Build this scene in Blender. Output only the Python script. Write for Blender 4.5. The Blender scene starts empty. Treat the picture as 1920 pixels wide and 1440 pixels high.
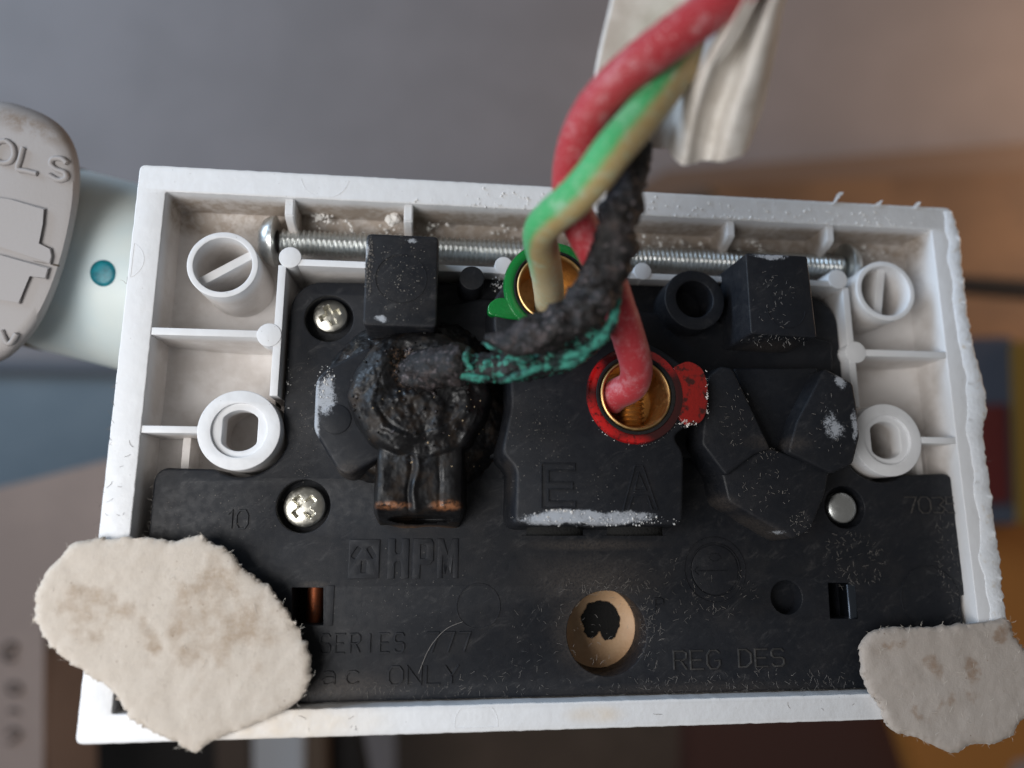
import bpy, bmesh, math, random
from mathutils import Vector, Matrix, noise
from mathutils.geometry import tessellate_polygon, delaunay_2d_cdt
random.seed(7)
S = bpy.context.scene
S.unit_settings.system = 'METRIC'
S.unit_settings.scale_length = 0.001          # one unit is one millimetre
COL = S.collection
PI = math.pi

# ------------------------------------------------------------------ camera
RW = Matrix(((0.99392229, 0.00186693, 0.11006818), (-0.02271192, 0.98182269, 0.18843668), (-0.10771564, -0.18979127, 0.97589785)))
CAM = Vector((-18.2787, -10.3846, 89.9712)); FPX = 1306.2007
cd = bpy.data.cameras.new('camera'); cam = bpy.data.objects.new('camera', cd); COL.objects.link(cam)
cam.matrix_world = Matrix.Translation(CAM) @ RW.transposed().to_4x4()
cd.sensor_width = 36; cd.lens = 24.4913; cd.clip_start = 1; cd.clip_end = 5000
cd.dof.use_dof = True; cd.dof.focus_distance = 89.5; cd.dof.aperture_fstop = 0.0085
S.camera = cam
def PD(px, py, depth):                         # a point at a given distance along the view axis (mm)
    v = Vector(((px-960)/FPX, -(py-720)/FPX, -1.0))*depth
    return CAM + RW.transposed() @ v
def P(px, py, z=0.0):                          # a point at height z over the plate rim
    d = RW.transposed() @ Vector(((px-960)/FPX, -(py-720)/FPX, -1.0))
    return CAM + d*((z-CAM.z)/d.z)
def PL(lst, z): return [tuple(P(a, b, z).xy) for a, b in lst]

# ------------------------------------------------------------------ light
S.view_settings.view_transform = 'Standard'; S.view_settings.look = 'None'
S.view_settings.exposure = 0.0; S.view_settings.gamma = 1
W = bpy.data.worlds.new('World'); S.world = W; W.use_nodes = True
W.node_tree.nodes['Background'].inputs[0].default_value = (1.0, 0.97, 0.94, 1)
W.node_tree.nodes['Background'].inputs[1].default_value = 0.115
def area(name, loc, target, sx, sy, watts, color):
    l = bpy.data.lights.new(name, 'AREA'); l.shape = 'RECTANGLE'; l.size = sx; l.size_y = sy; l.energy = watts; l.color = color
    o = bpy.data.objects.new(name, l); COL.objects.link(o); o.location = loc
    o.rotation_euler = (Vector(target)-Vector(loc)).to_track_quat('-Z', 'Y').to_euler(); return o
area('window_light', (-150, -55, 152), (-88, -28, 0), 140, 140, 4.3e5, (1.0, 0.985, 0.97))
area('wall_light_cool', (-900, 500, 200), (-350, 250, -500), 500, 500, 8.5e6, (0.58, 0.77, 1.0))
area('wall_light_warm', (750, 260, -150), (420, 260, -560), 300, 300, 2.0e6, (1.0, 0.66, 0.42))
S.cycles.use_denoising = True

# ------------------------------------------------------------------ materials
class N:
    def __init__(s, name):
        s.m = bpy.data.materials.new(name); s.m.use_nodes = True; s.t = s.m.node_tree; s.n = s.t.nodes; s.l = s.t.links
        s.b = s.n['Principled BSDF']; s.tc = s.n.new('ShaderNodeTexCoord').outputs['Object']
    def link(s, a, b): s.l.new(a, b)
    def val(s, sock, v):
        if hasattr(v, 'is_output'): s.link(v, sock)
        elif isinstance(v, (tuple, list)) and len(v) == 3 and sock.type == 'RGBA': sock.default_value = (*v, 1)
        else: sock.default_value = v
    def noise(s, scale, detail=3, rough=.55, vec=None, dist=0):
        n = s.n.new('ShaderNodeTexNoise'); n.inputs['Scale'].default_value = scale; n.inputs['Detail'].default_value = detail
        n.inputs['Roughness'].default_value = rough; n.inputs['Distortion'].default_value = dist
        s.link(vec or s.tc, n.inputs['Vector']); return n.outputs['Fac']
    def vor(s, scale, vec=None):
        n = s.n.new('ShaderNodeTexVoronoi'); n.inputs['Scale'].default_value = scale; s.link(vec or s.tc, n.inputs['Vector']); return n.outputs['Distance']
    def ramp(s, f, a, b, lo=0., hi=1.):
        n = s.n.new('ShaderNodeMapRange'); n.interpolation_type = 'SMOOTHSTEP'
        s.val(n.inputs[0], f); n.inputs[1].default_value = a; n.inputs[2].default_value = b; n.inputs[3].default_value = lo; n.inputs[4].default_value = hi
        return n.outputs[0]
    def math(s, op, a, b=0.0, c=None):
        n = s.n.new('ShaderNodeMath'); n.operation = op; s.val(n.inputs[0], a); s.val(n.inputs[1], b)
        if c is not None: s.val(n.inputs[2], c)
        return n.outputs[0]
    def mix(s, f, a, b):
        n = s.n.new('ShaderNodeMix'); n.data_type = 'RGBA'; s.val(n.inputs[0], f); s.val(n.inputs[6], a); s.val(n.inputs[7], b); return n.outputs[2]
    def map(s, loc=(0,0,0), sc=(1,1,1), rot=(0,0,0)):
        n = s.n.new('ShaderNodeMapping'); n.vector_type = 'TEXTURE'; s.link(s.tc, n.inputs[0])
        n.inputs[1].default_value = loc; n.inputs[2].default_value = rot; n.inputs[3].default_value = sc; return n.outputs[0]
    def spot(s, loc, sc, rot=0, soft=.9):       # 1 inside an ellipsoid, fading to 0 at its edge
        v = s.map(loc, sc, (0, 0, rot)); n = s.n.new('ShaderNodeVectorMath'); n.operation = 'LENGTH'; s.link(v, n.inputs[0])
        return s.ramp(n.outputs['Value'], 1.0, 1.0-soft)
    def spots(s, L, warp=0):
        r = None
        if warp:
            n = s.n.new('ShaderNodeTexNoise'); n.inputs['Scale'].default_value = .22; n.inputs['Detail'].default_value = 5; s.link(s.tc, n.inputs['Vector'])
            a = s.n.new('ShaderNodeVectorMath'); a.operation = 'MULTIPLY_ADD'; s.link(n.outputs['Color'], a.inputs[0]); a.inputs[1].default_value = (warp,)*3; a.inputs[2].default_value = (-warp/2,)*3
            b = s.n.new('ShaderNodeVectorMath'); b.operation = 'ADD'; s.link(s.tc, b.inputs[0]); s.link(a.outputs[0], b.inputs[1]); old = s.tc; s.tc = b.outputs[0]; r = s.spots(L); s.tc = old; return r
        for a in L:
            q = s.spot(*a); r = q if r is None else s.math('MAXIMUM', r, q)
        return r
    def attr(s, name):
        n = s.n.new('ShaderNodeAttribute'); n.attribute_name = name; return n
    def bump(s, h, dist, strength=1.0, prev=None):
        n = s.n.new('ShaderNodeBump'); n.inputs['Distance'].default_value = dist; n.inputs['Strength'].default_value = strength
        s.val(n.inputs['Height'], h)
        if prev: s.link(prev, n.inputs['Normal'])
        return n.outputs['Normal']
    def set(s, **k):
        names = {'color': 'Base Color', 'rough': 'Roughness', 'metal': 'Metallic', 'normal': 'Normal', 'spec': 'Specular IOR Level', 'sss': 'Subsurface Weight', 'coat': 'Coat Weight', 'trans': 'Transmission Weight', 'sheen': 'Sheen Weight', 'coatr': 'Coat Roughness'}
        for a, v in k.items(): s.val(s.b.inputs[names[a]], v)
        return s.m

# white moulded plastic with grime
def white_plastic(name, base=(.76, .77, .79), grime=1.0):
    g = N(name)
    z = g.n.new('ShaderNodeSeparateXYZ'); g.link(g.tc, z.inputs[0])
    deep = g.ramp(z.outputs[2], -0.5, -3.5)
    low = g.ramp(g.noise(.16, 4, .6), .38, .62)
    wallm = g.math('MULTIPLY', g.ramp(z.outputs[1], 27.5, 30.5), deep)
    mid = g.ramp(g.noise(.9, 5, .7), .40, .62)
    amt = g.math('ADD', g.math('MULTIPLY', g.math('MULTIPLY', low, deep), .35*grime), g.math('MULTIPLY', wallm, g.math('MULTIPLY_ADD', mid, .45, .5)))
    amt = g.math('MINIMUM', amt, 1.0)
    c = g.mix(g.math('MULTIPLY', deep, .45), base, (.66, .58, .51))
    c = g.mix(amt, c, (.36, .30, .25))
    scr = g.ramp(g.noise(1.2, 6, .8, dist=1.5), .70, .78)        # scuffs
    c = g.mix(g.math('MULTIPLY', scr, .3), c, (.42, .39, .36))
    sp = g.ramp(g.vor(.9), .07, .03)
    c = g.mix(g.math('MULTIPLY', sp, .5), c, (.20, .17, .14))
    ylw = g.spots([((-36, -34, 0), (17, 3.4, 3), 0, .7), ((2, -34, 0), (5, 1.5, 2), 0, .8)])
    c = g.mix(g.math('MULTIPLY', ylw, g.math('MULTIPLY', g.noise(.35, 3), .75)), c, (.70, .55, .36))
    n = g.bump(g.noise(.35, 3), .25, .5); n = g.bump(g.noise(7, 3), .02, .5, n)
    return g.set(color=c, rough=g.ramp(g.noise(.6, 4), .3, .7, .34, .55), normal=n, sss=0.0, spec=.45)
M = {}
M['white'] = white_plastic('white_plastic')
# black moulded plastic, dust film and powder patches
def black_plastic(name, patches, film=.5, base=(.0105, .012, .016), grain=1.0, rough=(.42, .6)):
    g = N(name)
    fine = g.ramp(g.noise(9, 2, .7), .60, .74)
    film1 = g.ramp(g.noise(.22, 5, .7), .40, .75)
    c = g.mix(g.math('MULTIPLY', film1, .05*film), base, (.22, .19, .165))
    c = g.mix(g.math('MULTIPLY', g.math('MULTIPLY', fine, film1), .16*film), c, (.38, .36, .34))
    sm = g.ramp(g.noise(.5, 7, .8, vec=g.map((0, 0, 0), (1.6, .7, 1), (0, 0, .5)), dist=.6), .52, .72)
    c = g.mix(g.math('MULTIPLY', sm, .10*film), c, (.40, .38, .37))
    fib = g.ramp(g.noise(2.6, 6, .85, dist=2.2), .655, .73)
    c = g.mix(g.math('MULTIPLY', fib, .22*film), c, (.36, .34, .32))
    if patches:
        brown = [p for p in patches if len(p) == 5 and p[4] == 'b']; whites = [p for p in patches if not (len(p) == 5 and p[4] == 'b')]
        if brown:
            k = g.spots([p[:4] for p in brown]); k = g.math('MULTIPLY', k, g.ramp(g.noise(3, 6, .8), .30, .62))
            c = g.mix(g.math('MULTIPLY', k, .33), c, (.14, .115, .095))
        if whites:
            k = g.spots([p[:4] for p in whites], 2.2); q = g.math('MULTIPLY', g.math('ADD', g.ramp(g.noise(1.1, 4, .7), .32, .68), g.ramp(g.noise(6, 5, .8), .38, .62)), .5); k = g.math('MULTIPLY', g.ramp(g.math('ADD', q, g.math('MULTIPLY_ADD', k, 1.15, -1.0)), .02, .55), .9)
            c = g.mix(g.math('MULTIPLY', k, .8), c, (.50, .53, .58))
    n = g.bump(g.noise(10, 3, .6), .035*grain, .8); n = g.bump(g.noise(.8, 3), .12, .3, n)
    return g.set(color=c, rough=g.ramp(g.noise(1.1, 4), .3, .7, *rough), normal=n, spec=.28)
def sp(px, py, z, sx, sy, rot=0, soft=.9, *k):
    v = P(px, py, z); return ((v.x, v.y, z), (sx, sy, 6.), rot, soft, *k)
def metal(name, col, rough, dirt=.3, dcol=(.12, .10, .08)):
    g = N(name); k = g.ramp(g.noise(1.6, 5, .7), .45, .7)
    c = g.mix(g.math('MULTIPLY', k, dirt), col, dcol)
    n = g.bump(g.noise(5, 3), .02, .3)
    return g.set(color=c, metal=1.0, rough=g.math('MULTIPLY_ADD', k, .25, rough), normal=n)
M['zinc'] = metal('zinc_steel', (.74, .76, .75), .32, .28)
M['zinc_bright'] = metal('nickel_steel', (.78, .76, .68), .30, .12)
M['brass'] = metal('brass', (.74, .47, .20), .40, .22, (.25, .12, .05))
M['copper'] = metal('copper', (.30, .09, .04), .5, .6)
def simple(name, col, rough=.5, bump=0, bs=1., col2=None, ns=1., spec=.5, lo=.35, hi=.65, detail=4, **kw):
    g = N(name); c = col
    if col2: c = g.mix(g.ramp(g.noise(ns, detail, .65), lo, hi), col, col2)
    if bump: kw['normal'] = g.bump(g.noise(bs, 4), bump, .8)
    return g.set(color=c, rough=rough, spec=spec, **kw)
# lacquer: green and red marked terminal collars
def lacquer(name, col, speck, dark):
    g = N(name); f = g.ramp(g.noise(5.5, 4, .75), .50, .68); d = g.ramp(g.noise(1.0, 4), .50, .66)
    c = g.mix(g.math('MULTIPLY', d, dark), col, (.02, .008, .006)); c = g.mix(g.math('MULTIPLY', f, .5), c, speck)
    return g.set(color=c, rough=.22, spec=.6, normal=g.bump(g.noise(2.5, 4), .12, .6), coat=.6, coatr=.12)
M['green_lacquer'] = lacquer('green_lacquer', (.004, .19, .035), (.0, .09, .02), .1)
M['red_lacquer'] = lacquer('red_lacquer', (.27, .008, .005), (.12, .003, .003), .9)
g = N('red_ring_painted_glints'); glint_mask = g.math('MULTIPLY', g.spots([(tuple(P(1128, 790, 6.0)), (4.2, 4.2, 6), 0, .7), (tuple(P(1180, 832, 6.0)), (3.5, 1.6, 6), 0, .8), (tuple(P(1245, 672, 6.0)), (3.6, 2.6, 6), -.6, .7), (tuple(P(1115, 700, 6.0)), (1.6, 3, 6), 0, .8)], 1.2), g.ramp(g.noise(2.0, 4, .7), .30, .5))  # red highlights painted into the collar's colour, the rest kept dark
M['red_ring'] = g.set(color=g.mix(glint_mask, (.035, .003, .003), (.50, .008, .008)), rough=.16, spec=.6, coat=.8, coatr=.08, normal=g.bump(g.noise(1.5, 3), .12, .5))
# wires
def wire_mat(name, col, dust, yellow=None):
    g = N(name); c = col
    if yellow:
        a = g.attr('ang').outputs['Fac']; wob = g.math('MULTIPLY_ADD', g.noise(.5, 3), .10, a)
        c = g.mix(g.ramp(wob, .33, .50), col, yellow)
        al = g.attr('along').outputs['Fac']; c = g.mix(g.ramp(al, .26, .12), c, (.50, .42, .25))
        al2 = g.ramp(al, .10, .02); c = g.mix(al2, c, (.26, .20, .10))
    k = g.ramp(g.noise(.45, 6, .75), .48, .70); c = g.mix(g.math('MULTIPLY', k, .5), c, dust)
    s2 = g.ramp(g.noise(2.2, 5, .8), .57, .68); al = g.attr('along').outputs['Fac']; s2 = g.math('MULTIPLY', s2, g.ramp(al, .25, .7, .2, .75)); c = g.mix(s2, c, (.72, .62, .60))
    return g.set(color=c, rough=.55, normal=g.bump(g.noise(3.5, 4), .06, .6), spec=.35, sss=.0, sheen=.15)
M['red_wire'] = wire_mat('red_pvc', (.40, .030, .040), (.58, .30, .32))
M['green_wire'] = wire_mat('green_yellow_pvc', (.05, .36, .12), (.40, .56, .42), (.42, .31, .13))
M['sheath'] = simple('white_pvc_sheath', (.76, .73, .69), .75, .06, 3, (.62, .58, .53), .35, spec=.2)
g = N('charred_insulation'); a = g.ramp(g.noise(.9, 6, .75), .50, .70); b = g.ramp(g.noise(1.5, 5, .65), .55, .68)
c = g.mix(a, (.005, .0045, .005), (.045, .030, .025)); c = g.mix(g.math('MULTIPLY', b, .65), c, (.19, .16, .17)); lf = g.ramp(g.noise(.55, 3, .5), .50, .64); c = g.mix(g.math('MULTIPLY', lf, .18), c, (.13, .105, .108))
M['char'] = g.set(color=c, rough=.6, normal=g.bump(g.noise(1.6, 5, .65), .30, .9), spec=.45)
M['verdigris'] = simple('verdigris', (.015, .025, .025), .75, .2, 3, (.05, .27, .21), .8, spec=.25, lo=.40, hi=.62)
M['verdigris_dull'] = simple('verdigris_dull', (.012, .012, .013), .5, .3, 3, (.045, .25, .19), 1.0, spec=.4, lo=.52, hi=.60)
g = N('molten_black_plastic')
br = g.ramp(g.noise(.34, 4, .6), .50, .66); gr = g.ramp(g.noise(.8, 6, .8), .56, .70)
c = g.mix(g.math('MULTIPLY', br, .75), (.006, .006, .007), (.022, .014, .009))
c = g.mix(g.math('MULTIPLY', gr, g.spots([sp(770, 690, 6, 7, 6.5)])), c, (.05, .046, .045))
core = g.math('MULTIPLY', g.spots([sp(762, 690, 6, 2.4, 3.4, .5, .6)]), g.ramp(g.noise(2.2, 6, .8), .50, .62)); c = g.mix(core, c, (.24, .14, .085))
lip = g.math('MULTIPLY', g.spots([sp(735, 948, 3, 3.2, .7, 0, .6), sp(835, 948, 3, 2.6, .9, 0, .5)]), g.ramp(g.noise(1.5, 6, .8), .42, .55)); c = g.mix(lip, c, (.26, .11, .05))
rim = g.math('MULTIPLY', g.spots([sp(785, 993, -2, 6.5, .75, 0, .6)]), .9); c = g.mix(rim, c, (.13, .075, .045))
blu = g.math('MULTIPLY', g.spots([sp(708, 740, 5, 1.6, 5, 0, .9), sp(760, 862, 4, 5, 1.2, 0, .9)]), g.ramp(g.noise(1.2, 5, .7), .5, .62)); c = g.mix(g.math('MULTIPLY', blu, .35), c, (.10, .115, .14))
M['molten'] = g.set(color=c, rough=g.ramp(g.noise(.7, 5, .7), .35, .65, .30, .68), normal=g.bump(g.noise(.6, 5, .6), .15, .45), spec=.38)
# paper
def paper(name, col, stain, spots):
    g = N(name); k = g.math('MULTIPLY', g.ramp(g.math('ADD', g.math('MULTIPLY', g.spots(spots, 12), .8), g.math('MULTIPLY_ADD', g.noise(.3, 5, .65), 2.0, -1.05)), .05, .95), g.ramp(g.noise(1.6, 6, .8), .25, .6, .45, 1.0)) if spots else g.ramp(g.noise(.3, 5), .5, .7)
    c = g.mix(g.math('MULTIPLY', k, .72), col, stain)
    gt = g.ramp(g.noise(1.5, 5, .8), .48, .72); c = g.mix(g.math('MULTIPLY', gt, .28), c, (.45, .40, .36))
    fl = g.ramp(g.vor(.55), .07, .035); c = g.mix(g.math('MULTIPLY', fl, .6), c, (.22, .15, .11))
    n = g.bump(g.noise(1.0, 6, .75), .16, .6); n = g.bump(g.noise(6, 4, .8), .06, .8, n)
    return g.set(color=c, rough=.95, normal=n, spec=.1, sheen=.2)
M['paper'] = paper('torn_paper', (.60, .535, .465), (.33, .235, .155), [sp(165, 1150, 1, 5.5, 5, .3), sp(390, 1110, 1, 6.5, 5, .9), sp(440, 1200, 1, 9, 7, .5), sp(270, 1180, 1, 3, 3)])
M['paper_grey'] = paper('torn_grey_paper', (.46, .405, .36), (.25, .15, .085), [sp(1820, 1270, 1, 1.8, 3.2), sp(1740, 1235, 1, 3, 2), sp(1870, 1190, 1, 3, 2), sp(1770, 1310, 1, 2.2, 1.8), sp(1700, 1340, 1, 3, 1.4), sp(1660, 1200, 1, 3, 1.5)])
M['dust'] = simple('plaster_dust', (.78, .76, .73), .95, spec=.1)
M['lint'] = simple('grey_lint', (.26, .24, .22), .95, spec=.1)
M['paper_fibre'] = simple('paper_fibre', (.72, .66, .58), .95, spec=.1)
M['tan'] = simple('tan_plastic', (.58, .38, .22), .5, .05, 2, (.50, .30, .16), .2)
M['soot'] = simple('soot', (.006, .006, .006), .9, .2, 3)

# ------------------------------------------------------------------ mesh helpers
def link(name, bm, mat, parent=None, smooth=35, kind=None):
    bmesh.ops.recalc_face_normals(bm, faces=bm.faces)
    me = bpy.data.meshes.new(name); bm.to_mesh(me); bm.free()
    return link_me(name, me, mat, parent, smooth, kind)
def link_me(name, me, mat, parent=None, smooth=35, kind=None):
    me.materials.append(mat)
    if smooth:
        me.shade_smooth()
        if smooth < 180: me.set_sharp_from_angle(angle=math.radians(smooth))
    o = bpy.data.objects.new(name, me); COL.objects.link(o); o.parent = parent
    if parent:
        o.matrix_parent_inverse = Matrix.Translation(-parent.location) if parent.parent is None else Matrix()
    if kind: o['kind'] = kind
    return o
def empty(name, label, cat, loc, group=None):
    o = bpy.data.objects.new(name, None); COL.objects.link(o); o.location = loc; o['label'] = label; o['category'] = cat
    if group: o['group'] = group
    return o
def tag(o, label, cat, group=None):
    o['label'] = label; o['category'] = cat
    if group: o['group'] = group
    return o
def area2(L): return sum(L[i-1][0]*L[i][1]-L[i][0]*L[i-1][1] for i in range(len(L)))/2
def ccw(L): return list(L) if area2(L) > 0 else list(L)[::-1]
def offset(L, d):                               # L ccw, d>0 shrinks
    out = []; n = len(L)
    for i in range(n):
        p, q, r = Vector(L[i-1]), Vector(L[i]), Vector(L[(i+1) % n])
        a = (q-p).normalized(); b = (r-q).normalized(); na = Vector((-a.y, a.x)); nb = Vector((-b.y, b.x))
        m = na+nb; k = m.dot(na)
        m = m/max(k, .35) if m.length > 1e-6 else na
        out.append(tuple(q + m*d))
    return out
def rnd(L, r, seg=4):                            # rounds the corners of a polygon
    L = ccw(L); out = []; n = len(L)
    for i in range(n):
        p, q, s = Vector(L[i-1]), Vector(L[i]), Vector(L[(i+1) % n])
        rr = r[i] if isinstance(r, (list, tuple)) else r
        a = (p-q); b = (s-q); t = min(rr, a.length*.45, b.length*.45)
        if t < 1e-3: out.append(tuple(q)); continue
        A = q+a.normalized()*t; B = q+b.normalized()*t
        for k in range(seg+1):
            u = k/seg; out.append(tuple(A*(1-u)**2 + q*2*u*(1-u) + B*u*u))
    return out
def circ(x, y, r, n=40, ry=None, rot=0): return [(x+math.cos(2*PI*k/n)*r*math.cos(rot)-math.sin(2*PI*k/n)*(ry or r)*math.sin(rot), y+math.cos(2*PI*k/n)*r*math.sin(rot)+math.sin(2*PI*k/n)*(ry or r)*math.cos(rot)) for k in range(n)]
def rect(x0, x1, y0, y1): return [(x0, y0), (x1, y0), (x1, y1), (x0, y1)]
def plate(bm, outer, z0, z1, bev=.2, holes=(), draft=0.0, hb=None, bottom=True):
    """solid slab with bevelled top edges; holes go right through; draft widens the foot"""
    hb = bev if hb is None else hb
    loops = [(ccw(outer), 1, bev)] + [(ccw(h), -1, hb) for h in holes]
    tops = []; bots = []
    for L, sg, b in loops:
        rings = []
        if b > 0:
            for k in range(4):
                a = k/3*PI/2
                rings.append((offset(L, sg*b*(1-math.sin(a))), z1-b*(1-math.cos(a))))
        else: rings.append((L, z1))
        rings.append((offset(L, -sg*draft) if draft else L, z0))
        vs = [[bm.verts.new((x, y, z)) for x, y in R] for R, z in rings]
        for A, B in zip(vs, vs[1:]):
            n = len(A)
            for i in range(n): bm.faces.new((A[i], A[(i+1) % n], B[(i+1) % n], B[i]))
        tops.append(vs[0]); bots.append(vs[-1])
    for sets in ((tops, bots) if bottom else (tops,)):
        allv = [v for s in sets for v in s]
        for t in tessellate_polygon([[v.co.copy() for v in s] for s in sets]):
            try: bm.faces.new([allv[i] for i in t])
            except ValueError: pass
    return bm
def slab(name, outer, z0, z1, mat, parent, bev=.2, holes=(), **kw):
    return link(name, plate(bmesh.new(), outer, z0, z1, bev, holes, **kw), mat, parent)
def lathe(bm, prof, c, axis='z', n=40, ex=None):
    """prof: (radius, height) pairs; c: centre; ex: optional direction Vector"""
    ez = Vector(ex).normalized() if ex is not None else {'z': Vector((0, 0, 1)), 'x': Vector((1, 0, 0)), 'y': Vector((0, 1, 0))}[axis]
    e1 = ez.orthogonal().normalized(); e2 = ez.cross(e1); c = Vector(c); prev = None
    for r, h in prof:
        if r < 1e-6: cur = [bm.verts.new(c+ez*h)]
        else: cur = [bm.verts.new(c+ez*h+(e1*math.cos(2*PI*k/n)+e2*math.sin(2*PI*k/n))*r) for k in range(n)]
        if prev:
            for k in range(n):
                a = [prev[k % len(prev)], prev[(k+1) % n % len(prev)], cur[(k+1) % n % len(cur)], cur[k % len(cur)]]
                a = [v for i, v in enumerate(a) if v not in a[:i]]
                if len(a) > 2: bm.faces.new(a)
        prev = cur
    return bm
def catmull(pts, per=8):
    out = []; n = len(pts)
    for i in range(n-1):
        p0 = pts[max(i-1, 0)]; p1 = pts[i]; p2 = pts[i+1]; p3 = pts[min(i+2, n-1)]
        for k in range(per):
            t = k/per; out.append(.5*((2*p1)+(p2-p0)*t+(2*p0-5*p1+4*p2-p3)*t*t+(3*p1-p0-3*p2+p3)*t**3))
    out.append(pts[-1].copy()); return out
def tube_me(name, pts, rad, seg=24, per=10, ref=(0, 0, 1), rough=0, rs=1., flat=1.0, seed=0., ends=.35):
    path = catmull([Vector(p) for p in pts], per); n = len(path)
    if not callable(rad): r0 = rad; rad = lambda t: r0
    vs = []; fs = []; ang = []; alo = []; e = Vector(ref)
    for i, p in enumerate(path):
        t = (path[min(i+1, n-1)]-path[max(i-1, 0)]).normalized()
        e = (e - t*e.dot(t)).normalized(); f = t.cross(e); u = i/(n-1)
        for k in range(seg):
            a = 2*PI*k/seg; d = e*math.cos(a)*flat+f*math.sin(a); r = rad(u)
            if rough: r *= 1+rough*noise.fractal(Vector((p+d*r)*rs)+Vector((seed, 0, 0)), .8, 2.1, 5)
            vs.append(p+d*r); ang.append(k/seg if k/seg <= .5 else 1-k/seg); alo.append(u)
    ang = [2*a for a in ang]
    for i in range(n-1):
        for k in range(seg):
            a = i*seg+k; b = i*seg+(k+1) % seg; fs.append((a, b, b+seg, a+seg))
    for base, p, sgn, q in ((0, path[0], -1, path[1]), ((n-1)*seg, path[-1], 1, path[-2])):
        c = len(vs); vs.append(p+(p-q).normalized()*rad(0 if sgn < 0 else 1)*ends); ang.append(.5); alo.append(0 if sgn < 0 else 1)
        for k in range(seg):
            a = base+k; b = base+(k+1) % seg; fs.append((b, a, c) if sgn < 0 else (a, b, c))
    me = bpy.data.meshes.new(name); me.from_pydata([tuple(v) for v in vs], [], fs)
    for nm, arr in (('ang', ang), ('along', alo)):
        at = me.attributes.new(nm, 'FLOAT', 'POINT'); at.data.foreach_set('value', arr)
    return me
def fibres(bm, spots, n, ln=(.4, 1.4), r=.035, z=0.0, jit=1.0, up=.35):
    """thin curled fibres scattered over discs (x, y, z, rx, ry)"""
    for i in range(n):
        x, y, zz, rx, ry = random.choice(spots); a = random.uniform(0, 2*PI); q = math.sqrt(random.random())
        p = Vector((x+rx*q*math.cos(a), y+ry*q*math.sin(a), zz+random.uniform(0, .12)))
        d = Vector((random.gauss(0, 1), random.gauss(0, 1), random.gauss(0, up))).normalized(); L = random.uniform(*ln); k = 4
        w = Vector((-d.y, d.x, 0)).normalized()*r*random.uniform(.6, 1.5); cv = random.uniform(-1, 1)*1.2; prev = None
        for j in range(k+1):
            A = [bm.verts.new(p+w), bm.verts.new(p-w*.3+Vector((0, 0, r*1.2))), bm.verts.new(p-w)]
            if prev:
                for m in range(2): bm.faces.new((prev[m], prev[m+1], A[m+1], A[m]))
            prev = A; p = p+d*(L/k); d = (Matrix.Rotation(cv/k, 3, 'Z') @ d + Vector((0, 0, random.gauss(0, .1)))).normalized()
            if p.z < zz: p.z = zz
    return bm
def crumbs(bm, spots, n, s=(.05, .2)):
    for i in range(n):
        x, y, zz, rx, ry = random.choice(spots); a = random.uniform(0, 2*PI); q = random.random()**.7
        c = Vector((x+rx*q*math.cos(a), y+ry*q*math.sin(a), zz)); r = s[0]+(s[1]-s[0])*random.random()**3
        m = Matrix.Translation(c+Vector((0, 0, r*.4))) @ Matrix.Rotation(random.uniform(0, 6), 4, Vector((random.random(), random.random(), random.random()+.01)).normalized())
        g = bmesh.ops.create_icosphere(bm, subdivisions=1, radius=r, matrix=m)
        for v in g['verts']: v.co += Vector((random.gauss(0, 1), random.gauss(0, 1), random.gauss(0, 1)))*r*.22
    return bm
# stroke lettering, raised a little from the moulding
GL = {'S': [[(1,.85),(.8,1),(.2,1),(0,.85),(0,.62),(.2,.5),(.8,.5),(1,.38),(1,.15),(.8,0),(.2,0),(0,.15)]],
 'E': [[(1,1),(0,1),(0,0),(1,0)], [(0,.5),(.85,.5)]], 'R': [[(0,0),(0,1),(.75,1),(1,.88),(1,.62),(.75,.5),(0,.5)], [(.5,.5),(1,0)]],
 'I': [[(.5,0),(.5,1)]], '7': [[(0,1),(1,1),(.45,0)]], 'O': [[(.25,0),(0,.25),(0,.75),(.25,1),(.75,1),(1,.75),(1,.25),(.75,0),(.25,0)]],
 'N': [[(0,0),(0,1),(1,0),(1,1)]], 'L': [[(0,1),(0,0),(1,0)]], 'Y': [[(0,1),(.5,.45),(1,1)], [(.5,.45),(.5,0)]],
 'a': [[(.1,.66),(.4,.72),(.75,.68),(.9,.5),(.9,0)], [(.9,.4),(.3,.4),(.05,.25),(.1,.04),(.4,0),(.9,.12)]], 'c': [[(.95,.6),(.65,.72),(.25,.68),(.03,.45),(.03,.22),(.25,.02),(.65,0),(.95,.12)]],
 'G': [[(1,.85),(.75,1),(.25,1),(0,.75),(0,.25),(.25,0),(.75,0),(1,.2),(1,.45),(.6,.45)]], 'D': [[(0,0),(0,1),(.6,1),(1,.75),(1,.25),(.6,0),(0,0)]],
 '1': [[(.2,.8),(.55,1),(.55,0)]], '0': [[(.25,0),(0,.25),(0,.75),(.25,1),(.75,1),(1,.75),(1,.25),(.75,0),(.25,0)]], 'P': [[(0,0),(0,1),(.75,1),(1,.88),(1,.62),(.75,.5),(0,.5)]],
 '5': [[(1,1),(0,1),(0,.58),(.7,.6),(1,.42),(1,.18),(.75,0),(0,.05)]], '3': [[(0,.95),(.7,1),(1,.78),(.6,.52),(1,.28),(.7,0),(0,.05)]], ' ': []}
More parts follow.
